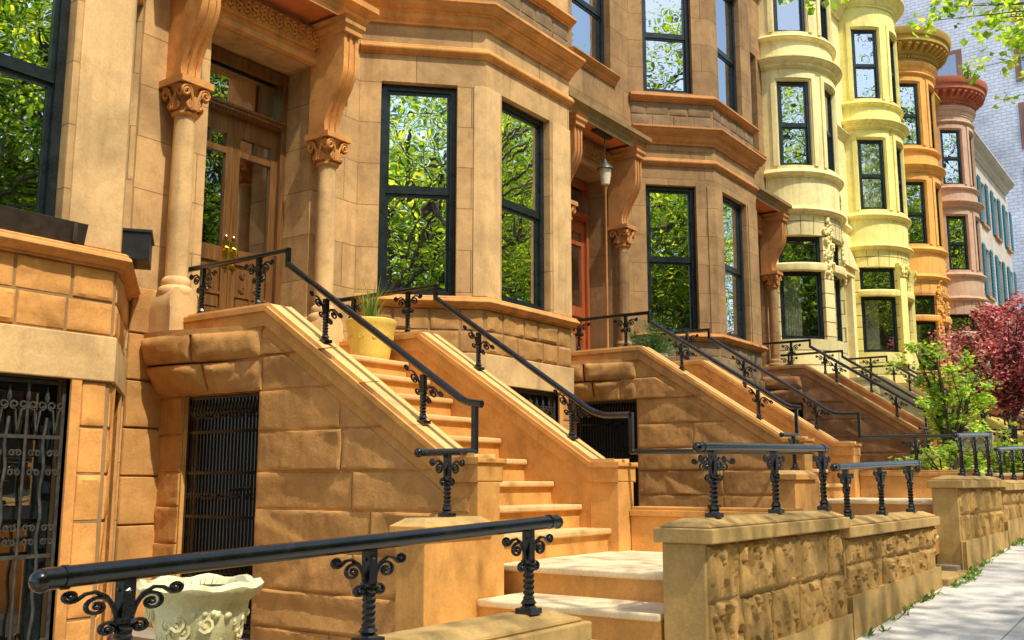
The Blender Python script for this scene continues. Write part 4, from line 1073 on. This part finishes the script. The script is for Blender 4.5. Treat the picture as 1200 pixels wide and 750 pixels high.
# stoops of the rounded houses
for i, (xx, dk, lab, mt) in enumerate(((17.4, .9, 'pale grey-green stoop between the cream and the lemon house', ('pale_st', 'pale_st', 'wall_cap', 'tread')), (22.4, 1.0, 'yellow painted stoop below the lemon house', ('lemon', 'lemon', 'cream', 'tread')), (27.0, 1.3, 'stoop in front of the orange house, behind the red maple', ('stoop', 'stoop_rock', 'stoop', 'tread')))):
    stoop(0, lab, full=False, mats=mt, dk=dk, o=xx)
    stair_rails(0, -1, ('left', 'left', 'left')[i] + ' handrail on the ' + ('pale grey-green stoop', 'yellow painted stoop', 'stoop behind the red maple')[i], False, dk=dk, o=xx)
    stair_rails(0, 1, 'right handrail on the ' + ('pale grey-green stoop', 'yellow painted stoop', 'stoop behind the red maple')[i], False, dk=dk, o=xx)
# flat house with teal shutters
h = empty('row_house', (44, 7.4, 0), 'flat pale house with teal shutters at the far end of the row', 'house')
P = Path([(39.05, 7.4), (49, 7.4)]); m = MB()
ops = [(1.2 + 2.7 * i, 2.2 + 2.7 * i, za, zb) for i in range(4) for za, zb in ((5.4, 7.4), (8.6, 10.6), (11.6, 13.4))]
wall(m, P, 0, 14.4, ops, .2); m.build('facade_wall', 'grey', h, smooth=0)
for a, b, za, zb in ops:
    window(h, (39.05 + a, 7.52), (39.05 + b, 7.52), za, zb, .5, .06)
    for xs in (a - .5, b + .04):
        m = MB(); m.box(39.05 + xs, 39.05 + xs + .46, 7.33, 7.37, za - .05, zb + .05)
        for q in range(14): m.box(39.05 + xs + .05, 39.05 + xs + .41, 7.315, 7.33, za + .05 + q * (zb - za) / 14, za + .1 + q * (zb - za) / 14)
        m.build('shutter', 'teal', h, smooth=0)
    m = MB(); m.box(39.05 + a - .08, 39.05 + b + .08, 7.3, 7.4, za - .12, za - .02); m.build('window_sill', 'brown_trim', h, smooth=0)
m = MB(); m.sweep([(39.05, 7.4), (49, 7.4)], mould(14.1, .5, .45)); m.box(39.05, 49, 7.5, 14, 14.2, 14.3); m.build('roof_cornice', 'grey', h)
m = MB(); m.box(48.9, 49.0, 7.5, 14, 0, 14.2); m.build('end_wall', 'grey', h, smooth=0)
settle(h)
# tall brick building closing the view
t = empty('apartment_building', (70, 12, 0), 'tall pale brick building rising behind the far end of the row', 'building')
m = MB(); m.box(64, 84, 5.6, 40, -1, 46); m.build('brick_wall', 'pale_brick', t, smooth=0)
for yy in (7.6, 12.4, 15.0):
    for zz in (13, 17, 21, 25.2, 29):
        if yy != 7.6 and zz != 25.2: continue
        m = MB(); m.box(63.97, 64.05, yy - .95, yy + .95, zz - .3, zz + 2.6); f = m.build('window_surround', 'red_brick', t, smooth=0)
        m = MB(); m.box(63.93, 63.98, yy - .6, yy + .6, zz, zz + 2.3); m.build('pane', 'glass_dim', f, smooth=0)
settle(t)

# ---------------------------------------------------------------- small things
# yellow pot with grass
p = empty('flower_pot', (6.82, 6.5, 2.37), 'yellow clay pot with spiky grass at the top of the nearest stoop', 'plant pot')
m = MB(); m.lathe([(.005, 2.372), (.165, 2.372), (.18, 2.40), (.185, 2.44), (.19, 2.47), (.2, 2.52), (.215, 2.62), (.235, 2.70), (.24, 2.71), (.24, 2.745), (.225, 2.755), (.205, 2.75), (.2, 2.70), (.005, 2.7)], (6.82, 6.5), 32)
for i in range(10):
    a = i * 2 * PI / 10; T = Matrix.Translation((6.82, 6.5, 2.58)) @ Matrix.Rotation(a, 4, 'Z'); q = MB(T)
    q.tube([(x_, -.209 - .03 * (z_) , z_) for x_, z_ in spiral((0, 0), .03, .006, 0, 1.3, 10)], .006, 4); oo = len(m.v); m.v.extend(q.v); m.f.extend([[k + oo for k in f] for f in q.f])
m.build('pot', 'yellow_pot', p)
m = MB(); rnd = random.Random(4)
for i in range(90):
    a = rnd.uniform(0, 2 * PI); l = rnd.uniform(.25, .5); lean = rnd.uniform(.05, .55); r0 = rnd.uniform(0, .08); w = .006
    d = Vector((math.cos(a), math.sin(a), 0)); s = Vector((-d.y, d.x, 0)); b = Vector((6.82, 6.5, 2.7)) + d * r0
    v = []
    for j in range(6):
        t = j / 5; c = b + Vector((0, 0, 1)) * l * (t - .25 * lean * t * t) + d * l * lean * t * t; ww = w * (1 - t) + .0008
        v += [c - s * ww, c + s * ww]
    m.add(v, [(2 * j, 2 * j + 1, 2 * j + 3, 2 * j + 2) for j in range(5)])
m.build('grass', 'grass_blade', p); settle(p)
# white urn in the areaway
US = Matrix.Translation((2.95, 3.82, .22)) @ Matrix.Diagonal((.78, .78, .84, 1)) @ Matrix.Translation((-2.95, -3.82, 0))
p = empty('urn', (2.95, 3.82, .06), 'white weathered stone urn with relief flowers in the lower left corner', 'planter')
ux, uy = 2.95, 3.82
m = MB(US)
n = 40; prof = [(.15, .04), (.155, .08), (.10, .12), (.09, .18), (.12, .24), (.17, .31), (.215, .40), (.25, .49), (.27, .56), (.275, .60), (.30, .63), (.335, .655), (.345, .685), (.325, .71), (.29, .705), (.27, .66), (.01, .66)]
v = []
for r_, z_ in prof:
    for k in range(n):
        a = 2 * PI * k / n; rr = r_ * (1 + (.03 * math.cos(a * 8) if .62 < z_ and r_ > .2 else 0)); v.append((ux + rr * math.cos(a), uy + rr * math.sin(a), z_ + (.01 * math.cos(a * 8) if z_ > .67 else 0)))
m.add(v, [(i * n + k, i * n + (k + 1) % n, (i + 1) * n + (k + 1) % n, (i + 1) * n + k) for i in range(len(prof) - 1) for k in range(n)])
m.box(ux - .19, ux + .19, uy - .19, uy + .19, -.2, .04)
rnd = random.Random(8)
for i in range(120):
    a = rnd.uniform(0, 2 * PI); z_ = rnd.uniform(.3, .57); r_ = .155 + (z_ - .3) * .42
    s_ = rnd.uniform(.014, .026); m.sphere((ux + r_ * math.cos(a), uy + r_ * math.sin(a), z_), s_, 7)
    if i % 3 == 0:
        T = Matrix.Translation((ux, uy, z_)) @ Matrix.Rotation(a, 4, 'Z'); q = MB(T)
        q.tube([(x_, -r_ - .015, y_) for x_, y_ in spiral((0, 0), .045, .012, rnd.uniform(0, 6), 1.2, 10)], .01, 4); oo = len(m.v); m.v.extend([tuple(US @ Vector(e)) for e in q.v]); m.f.extend([[k + oo for k in f] for f in q.f])
m.build('urn_body', 'white_urn', p, smooth=50)
m = MB(US); m.lathe([(.01, .668), (.15, .675), (.27, .665)], (ux, uy), 20, False); m.build('soil', 'soil', p)
m = MB(US)
for i in range(16):
    a = rnd.uniform(0, 2 * PI); r0 = rnd.uniform(0, .24); l = rnd.uniform(.03, .09); d = Vector((math.cos(a), math.sin(a), 0)); s = Vector((-d.y, d.x, 0)) * .005
    b = Vector((ux, uy, .66)) + d * r0; c = b + Vector((0, 0, l)) + d * l * .5
    m.add([b - s, b + s, c], [(0, 1, 2)])
m.build('sprouts', 'grass_blade', p, smooth=0); settle(p)
# juniper in a grey pot on the second stoop
jx, jy, jz = 12.15, 6.30, 2.37 + RISE
p = empty('potted_juniper', (jx, jy, jz), 'dense green juniper in a pale pot on the second stoop', 'plant pot')
m = MB(); m.lathe([(.005, jz + .002), (.14, jz + .002), (.17, jz + .2), (.19, jz + .21), (.19, jz + .25), (.16, jz + .25), (.15, jz + .2), (.005, jz + .2)], (jx, jy), 24); m.build('pot', 'grey_pot', p)
m = MB(); rnd = random.Random(6)
for i in range(560):
    a = rnd.uniform(0, 2 * PI); e = rnd.uniform(.1, 1.45); l = rnd.uniform(.22, .56)
    d = Vector((math.cos(a) * math.cos(e), math.sin(a) * math.cos(e), math.sin(e) * 1.1)); b = Vector((jx, jy, jz + .24))
    for j in range(10):
        t = .25 + .75 * j / 9; c = b + d * l * t + Vector((0, 0, -.06 * t * t * (1 - math.sin(e))))
        q = Vector((rnd.gauss(0, 1), rnd.gauss(0, 1), rnd.gauss(0, 1))).normalized() * .035 + d * .03; s = q.orthogonal().normalized() * .005
        m.add([c - s, c + s, c + q], [(0, 1, 2)])
m.build('foliage', 'leaf_juniper', p, smooth=0); settle(p)
# window boxes at the left bay
b0 = -PITCH; bz = -RISE
m = MB(); m.prism([(6.47, bz + 3.24), (6.60, bz + 3.24), (6.60, bz + 3.39), (6.43, bz + 3.39)], 'X', 2.25, 3.86); m.prism([(6.445, bz + 3.39), (6.605, bz + 3.39), (6.605, bz + 3.385), (6.445, bz + 3.385)], 'X', 2.27, 3.84)
for q in (2.6, 3.2, 3.75): m.box(q, q + .03, 6.425, 6.47, bz + 3.25, bz + 3.39)
w = m.build('window_box', 'box', None, smooth=0, bevel=.004); tag(w, 'long dark metal window box on the sill of the left bay', 'window box')
m = MB(); T = Matrix.Translation((4.42, 6.68, bz + 3.235)) @ Matrix.Rotation(R(53), 4, 'Z'); m.T = T
m.prism([(-.20, 0), (.20, 0), (.22, .2), (-.22, .2)], 'Y', -.1, .1); m.box(-.23, .23, -.115, .115, .2, .225)
w = m.build('window_box', 'black_box', None, smooth=0, bevel=.004); tag(w, 'small black box on the side sill of the left bay', 'window box')
# hanging lantern with pole
lx, ly = 12.42, 7.18; dz = RISE
p = empty('lantern', (lx, ly, dz + 6.0), 'glass lantern on a slim pole hanging under the second door canopy', 'lantern')
m = MB(); m.box(lx - .3, lx + .16, ly - .05, ly + .05, dz + 5.975, dz + 6.0); m.tube([(lx, ly, dz + 5.98), (lx, ly, dz + 5.62)], .008, 6)
m.lathe([(.012, dz + 5.63), (.03, dz + 5.6), (.05, dz + 5.56), (.12, dz + 5.5), (.13, dz + 5.47), (.1, dz + 5.465)], (lx, ly), 12); m.build('cap', 'grille', p)
m = MB(); m.lathe([(.098, dz + 5.468), (.085, dz + 5.36), (.065, dz + 5.24), (.04, dz + 5.22)], (lx, ly), 12); m.build('lamp_glass', 'milk', p)
m = MB(); m.lathe([(.045, dz + 5.22), (.03, dz + 5.17), (.018, dz + 5.14), (.018, dz + 2.38)], (lx, ly), 10)
for i in range(6):
    a = i * PI / 3; m.tube([(lx + .1 * math.cos(a), ly + .1 * math.sin(a), dz + 5.47), (lx + .045 * math.cos(a), ly + .045 * math.sin(a), dz + 5.22)], .006, 4)
m.build('pole', 'brown_trim', p); settle(p)

# ---------------------------------------------------------------- trees and plants
def leaves(mb, centres, n, size, rnd, flat=.5, spread=1.0):
    for i in range(n):
        c, r = centres[rnd.randrange(len(centres))]
        d = Vector((rnd.gauss(0, 1), rnd.gauss(0, 1), rnd.gauss(0, .75)))
        d = d.normalized() * r * (rnd.random() ** .45) * spread
        p = c + d
        u = Vector((rnd.gauss(0, 1), rnd.gauss(0, 1), rnd.gauss(0, flat) - .25)).normalized()
        nrm = Vector((rnd.gauss(0, .6), rnd.gauss(0, .6), 1)); s = u.cross(nrm).normalized()
        l = size * rnd.uniform(.6, 1.3); w = l * .42
        k = u.cross(s) * l * .12
        mb.add([p, p + u * l * .45 + s * w + k, p + u * l, p + u * l * .45 - s * w + k], [(0, 1, 2), (0, 2, 3)])
def tree_mesh(seed, h, cr, clear, nleaf, lsize, nlimb=9, trunk=.2, flatness=.8):
    rnd = random.Random(seed); tr = MB(); cl = []
    tr.tube([(0, 0, -.1), (.03, .02, clear * .5), (0.08, 0, clear), (.1, .05, clear + (h - clear) * .4), (.0, .1, h * .85)], [trunk * 1.25, trunk, trunk * .85, trunk * .5, .04], 10)
    for i in range(nlimb):
        a = i * 2.4 + rnd.uniform(-.4, .4); z0 = clear + (h - clear) * .5 * i / nlimb; ln = cr * rnd.uniform(.75, 1.05); up = rnd.uniform(.25, .9)
        pts = [Vector((.06, .02, z0))]
        for j in range(1, 6):
            t = j / 5; pts.append(Vector((math.cos(a + t * .3) * ln * t, math.sin(a + t * .3) * ln * t, z0 + ln * up * t - .15 * ln * t * t + rnd.uniform(-.15, .15))))
        tr.tube(pts, [trunk * .45 * (1 - .85 * j / 5) for j in range(6)], 6)
        for j in range(2, 6):
            cl.append((pts[j], cr * rnd.uniform(.18, .34)))
            for q in range(3):
                b = pts[j] + Vector((rnd.gauss(0, .3), rnd.gauss(0, .3), rnd.gauss(.1, .25))) * cr; tr.tube([pts[j], (pts[j] + b) / 2 + Vector((0, 0, .1)), b], [.035, .022, .008], 4); cl.append((b, cr * rnd.uniform(.14, .28)))
    for i in range(10): cl.append((Vector((rnd.gauss(0, .25) * cr, rnd.gauss(0, .25) * cr, h * rnd.uniform(.75, 1.0))), cr * rnd.uniform(.2, .3)))
    lf = MB(); leaves(lf, cl, nleaf, lsize, rnd)
    return tr, lf
trees = []
protos = [tree_mesh(3, 12.5, 4.6, 2.9, 66000, .085, 12), tree_mesh(8, 11.5, 4.4, 2.6, 62000, .085, 12), tree_mesh(5, 11.5, 4.2, 4.6, 34000, .072, 9), tree_mesh(11, 11.5, 4.0, 4.8, 13000, .07, 7)]
data = []
for pi, (tr, lf) in enumerate(protos):
    a = tr.build('trunk', 'bark', None); b = lf.build('crown', 'leaf_dark' if pi == 1 else 'leaf', None, smooth=0); data.append((a.data, b.data)); bpy.data.objects.remove(a); bpy.data.objects.remove(b)
TL = [(-13, -5.0, 2, 0, 1, 'curb tree behind the photographer, mirrored in the left windows'), (4.2, -5.4, 3, 4.0, 1.15, 'curb tree opposite the nearest stoop, dappling the low walls'), (-3.5, -5.4, 3, 2.2, 1.2, 'curb tree just behind the photographer, beside the left bay'), (19.6, -4.6, 2, 1.0, 1.0, 'curb tree whose lower leaves hang into the top right corner'), (30.5, -4.6, 2, 3.0, 1, 'curb tree opposite the orange house'),
      (-26, -18, 0, 0.9, 1.8, 'tree across the street, farthest left'), (-19, -17, 1, 0.5, 1.85, 'tall tree across the street, second from the left'), (-12, -18, 0, 1.5, 1.85, 'tree across the street, behind the left one of the curb trees'), (-4.5, -17.4, 1, 2.5, 1.8, 'tree across the street behind the photographer'), (3, -18, 0, 3.7, 1.75, 'tree across the street opposite the nearest stoop'), (10, -17.3, 1, 5, 1.8, 'tree across the street straight opposite the golden house'), (17, -18, 0, .2, 1.8, 'tree across the street opposite the brown house'), (26, -17.4, 1, 1.2, 1.95, 'tree across the street opposite the cream house'), (31, -18, 0, 2.2, 1.8, 'tree across the street opposite the orange house'), (39, -17.6, 1, 3.2, 1.85, 'tree across the street opposite the pinkish house'), (48, -18, 0, 4.2, 1.8, 'tree across the street opposite the shuttered house'), (58, -17.6, 1, 5.2, 1.85, 'tree across the street, farthest right')]
for x, y, k, rz, s, lb in TL:
    t = empty('street_tree', (x, y, gz(x) - .05), lb, 'tree', 'street trees'); t.rotation_euler = (0, 0, rz); t.scale = (s, s, s)
    for nm, me in (('trunk', data[k][0]), ('crown', data[k][1])):
        o = bpy.data.objects.new(nm, me); col.objects.link(o); o.parent = t
    trees.append(t)
# low drooping branch of the curb tree (its own limbs and leaves), top right
t4 = trees[3]
inv = (Matrix.Translation(t4.location) @ Matrix.Rotation(1.0, 4, 'Z')).inverted()
rnd = random.Random(12)
br = MB(); lf = MB()
base = Vector((19.6, -4.6, 6.0))
for tip, r, nn in ((Vector((15.6, 2.55, 8.35)), .5, 200), (Vector((16.6, 2.35, 8.5)), .55, 260), (Vector((13.2, 3.85, 8.05)), .3, 110), (Vector((18.0, 2.4, 8.6)), .55, 220), (Vector((17.6, 1.9, 7.8)), .3, 70)):
    mid = (base + tip) / 2 + Vector((0, 0, .7)); P3 = [base, (base + mid) / 2 + Vector((0, 0, .25)), mid, (mid + tip) / 2 + Vector((0, 0, .2)), tip]
    br.tube([inv @ q for q in P3], [.08, .06, .04, .025, .008], 6)
    cl = [(tip, r)] + [(tip + Vector((rnd.gauss(0, .4), rnd.gauss(0, .4), rnd.gauss(0, .2))), r * .5) for _ in range(5)]
    for c, q in cl[1:]: br.tube([inv @ ((mid + tip) / 2), inv @ ((mid + tip) / 4 + c / 2 + Vector((0, 0, .1))), inv @ c], [.014, .01, .004], 4)
    q = MB(inv); leaves(q, cl, nn, .13, rnd); oo = len(lf.v); lf.v.extend(q.v); lf.f.extend([[a + oo for a in f] for f in q.f])
br.build('low_branch', 'bark', t4); lf.build('branch_leaves', 'leaf_bright', t4, smooth=0)
# red maple
def shrub(name, loc, label, cat, h, cr, n, ls, mat, seed, stems=5, z0=.25, squash=.75):
    p = empty(name, loc, label, cat); rnd = random.Random(seed); L = Vector(loc); tr = MB(); cl = []
    for i in range(stems):
        a = i * 2 * PI / stems + rnd.uniform(-.3, .3); top = L + Vector((math.cos(a) * cr * rnd.uniform(.4, .85), math.sin(a) * cr * rnd.uniform(.4, .85), h * rnd.uniform(.65, .95)))
        pts = [L + Vector((0, 0, -.05)), L + Vector((math.cos(a) * .05, math.sin(a) * .05, h * z0)), L * .4 + top * .6 + Vector((0, 0, .1 * h)) - Vector((0, 0, 0)), top]
        pts[2] = pts[1].lerp(top, .55) + Vector((0, 0, .06 * h))
        tr.tube(pts, [.035 * h / 2, .03 * h / 2, .018 * h / 2, .006], 6)
        for j in range(8):
            t = rnd.uniform(.25, 1.0); q = pts[1].lerp(top, t) + Vector((rnd.gauss(0, .3) * cr, rnd.gauss(0, .3) * cr, rnd.gauss(0, .1) * h)); cl.append((q, cr * rnd.uniform(.16, .32)))
            tr.tube([pts[1].lerp(top, max(.1, t - .2)), q], [.012, .004], 4)
    tr.build('stem', 'bark', p); m = MB(); leaves(m, cl, n, ls, rnd, .4); m.build('foliage', mat, p, smooth=0); settle(p)
    return p
shrub('maple_tree', (25.6, 4.1, gz(25) + .45), 'dark red leaved maple in a front garden at the right', 'tree', 3.9, 1.5, 13000, .09, 'leaf_red', 5, 8, .3)
shrub('sapling', (16.2, 3.45, gz(16) + .1), 'bright green young tree standing behind the square ended wall', 'tree', 2.75, .62, 2200, .08, 'leaf_bright', 7, 6, .35)
shrub('bush', (15.0, 3.3, gz(15) + .05), 'low leafy green bush behind the railing, left of the young tree', 'bush', 1.2, .6, 1500, .08, 'leaf_bright', 9, 6, .15)
shrub('bush', (19.2, 3.2, gz(18) + .05), 'green bush behind the last wall at the right edge', 'bush', 1.35, .8, 1500, .095, 'leaf_bright', 10, 6, .15)
# weeds along the foot of the walls
m = MB(); rnd = random.Random(21)
for i in range(60):
    x = rnd.choice((rnd.uniform(7.6, 11.6), rnd.uniform(9.3, 11.4), rnd.uniform(11.2, 16))); y = 2.31 - abs(rnd.gauss(0, .03)); g = gz(x)
    if 10.2 < x < 11.28: y = 2.25 - abs(rnd.gauss(0, .03))
    for j in range(rnd.randint(5, 16)):
        a = rnd.uniform(0, 2 * PI); l = rnd.uniform(.015, .06); d = Vector((math.cos(a), math.sin(a), rnd.uniform(.3, 1.2))) * l; s = Vector((-math.sin(a), math.cos(a), 0)) * l * .25; b = Vector((x + rnd.gauss(0, .04), y + rnd.gauss(0, .015), g))
        m.add([b - s * .3, b + s * .3, b + d * .6 + s, b + d, b + d * .6 - s], [(0, 1, 2, 3, 4)])
w = m.build('weeds', 'weed', None, smooth=0); tag(w, 'small green weeds in the joint between pavement and walls', 'weeds', kind='stuff')

# ---------------------------------------------------------------- ground
def sheet(name, x0, x1, y0, y1, dz, mat, kind='structure'):
    m = MB(); n = 2
    m.add([(x0, y0, gz(x0) + dz), (x1, y0, gz(x1) + dz), (x1, y1, gz(x1) + dz), (x0, y1, gz(x0) + dz)], [(0, 1, 2, 3)])
    o = m.build(name, mat, None, smooth=0); o['kind'] = kind
    return o
sheet('ground', -500, 500, -500, 500, -.30, 'earth')
sheet('pavement', -60, 120, -2.7, 2.40, 0, 'walk')
m = MB()
x0, x1 = -60, 120
m.add([(x, y, gz(x) + z_) for x in (x0, x1) for y, z_ in ((-2.9, -.3), (-2.9, .0), (-2.7, .004), (-2.7, -.3))], [(0, 1, 5, 4), (1, 2, 6, 5), (2, 3, 7, 6)])
o = m.build('kerb', 'kerb', None, smooth=0); o['kind'] = 'structure'
sheet('road', -60, 120, -15.6, -2.9, -.14, 'asphalt')
sheet('pavement', -60, 120, -20, -15.6, -.02, 'walk')
for k in range(-2, 9):
    m = MB(); a = 4.9 + PITCH * k
    m.box(a, a + PITCH - .003, 2.4, 7.6, RISE * k - .5, RISE * k + .06); o = m.build('front_yard', 'area', None, smooth=0); o['kind'] = 'structure'
# houses across the street (seen mirrored in the windows)
for i, (xa, xb, hh, mt, lb) in enumerate(((-24, -11, 11.5, 'red_brick', 'red brick house across the street, farthest left'), (-11, 2, 12.5, 'far_brown', 'brownstone house across the street behind the photographer'), (2, 14, 11.5, 'red_brick', 'red brick house across the street opposite the golden house'), (14, 28, 12.2, 'far_brown', 'brownstone house across the street opposite the cream house'), (28, 44, 11.6, 'red_brick', 'red brick house across the street opposite the pinkish house'))):
    h = empty('row_house', ((xa + xb) / 2, -24, gz((xa + xb) / 2)), lb, 'house', 'houses across the street')
    P = Path([(xb, -24), (xa, -24)]); zb = gz(xa) - .5; zt = gz((xa + xb) / 2) + hh; m = MB(); W = xb - xa
    ops = [(1.2 + q * 2.1, 2.4 + q * 2.1, gz((xa + xb) / 2) + s, gz((xa + xb) / 2) + s + 2) for q in range(int((W - 1.5) / 2.1)) for s in (2.2, 5.4, 8.4)]
    wall(m, P, zb, zt, ops, .2); m.build('facade_wall', mt, h, smooth=0)
    for a, b, za, zb2 in ops:
        q0 = P.at(a); q1 = P.at(b); window(h, (q0[0], q0[1] - .12), (q1[0], q1[1] - .12), za, zb2, .5, .07, gl='glass_dim')
    m = MB(); m.sweep([(xb, -24), (xa, -24)], mould(zt - .3, .6, .5)); m.build('roof_cornice', 'brown_trim', h)
    settle(h)

# ---------------------------------------------------------------- light, sky, camera
SUN = Vector((-.12, -.62, 1.0)).normalized()
el = math.asin(SUN.z); az = math.atan2(SUN.x, SUN.y)
w = bpy.data.worlds.new('World'); sc.world = w; w.use_nodes = True
nt = w.node_tree; bg = nt.nodes['Background']
sky = nt.nodes.new('ShaderNodeTexSky'); sky.sky_type = 'NISHITA'; sky.sun_disc = False; sky.sun_elevation = el; sky.sun_rotation = az; sky.air_density = 1.0; sky.dust_density = 1.6; sky.ozone_density = 1.0
nt.links.new(sky.outputs[0], bg.inputs[0]); bg.inputs[1].default_value = .27
l = bpy.data.lights.new('Sun', 'SUN'); l.energy = 5.0; l.angle = R(.55); l.color = (1, .93, .80)
lo = bpy.data.objects.new('Sun', l); col.objects.link(lo); lo.rotation_euler = SUN.to_track_quat('Z', 'Y').to_euler(); lo.location = (0, -20, 40)
f, H, VR = 1175., 565., 1450.
p = math.atan((H - 375) / f); th = math.atan((VR - 600) / math.hypot(f, H - 375))
F = Vector((math.cos(th), math.sin(th), 0)); Rt = Vector((math.sin(th), -math.cos(th), 0)); Zv = Vector((0, 0, 1))
Fw = F * math.cos(p) + Zv * math.sin(p); Up = Zv * math.cos(p) - F * math.sin(p)
cam = bpy.data.cameras.new('Camera'); co = bpy.data.objects.new('Camera', cam); col.objects.link(co)
co.matrix_world = Matrix(((Rt.x, Up.x, -Fw.x, 0), (Rt.y, Up.y, -Fw.y, 0), (Rt.z, Up.z, -Fw.z, 1.25), (0, 0, 0, 1)))
cam.sensor_width = 36; cam.lens = 36 * f / 1200; cam.clip_start = .05; cam.clip_end = 2000
sc.camera = co
sc.view_settings.view_transform = 'Standard'; sc.view_settings.look = 'None'; sc.view_settings.exposure = 0; sc.view_settings.gamma = 1
sc.cycles.max_bounces = 8; sc.cycles.diffuse_bounces = 4; sc.cycles.glossy_bounces = 4; sc.cycles.transparent_max_bounces = 12
sc.cycles.use_denoising = True
sc.cycles.sample_clamp_indirect = 6
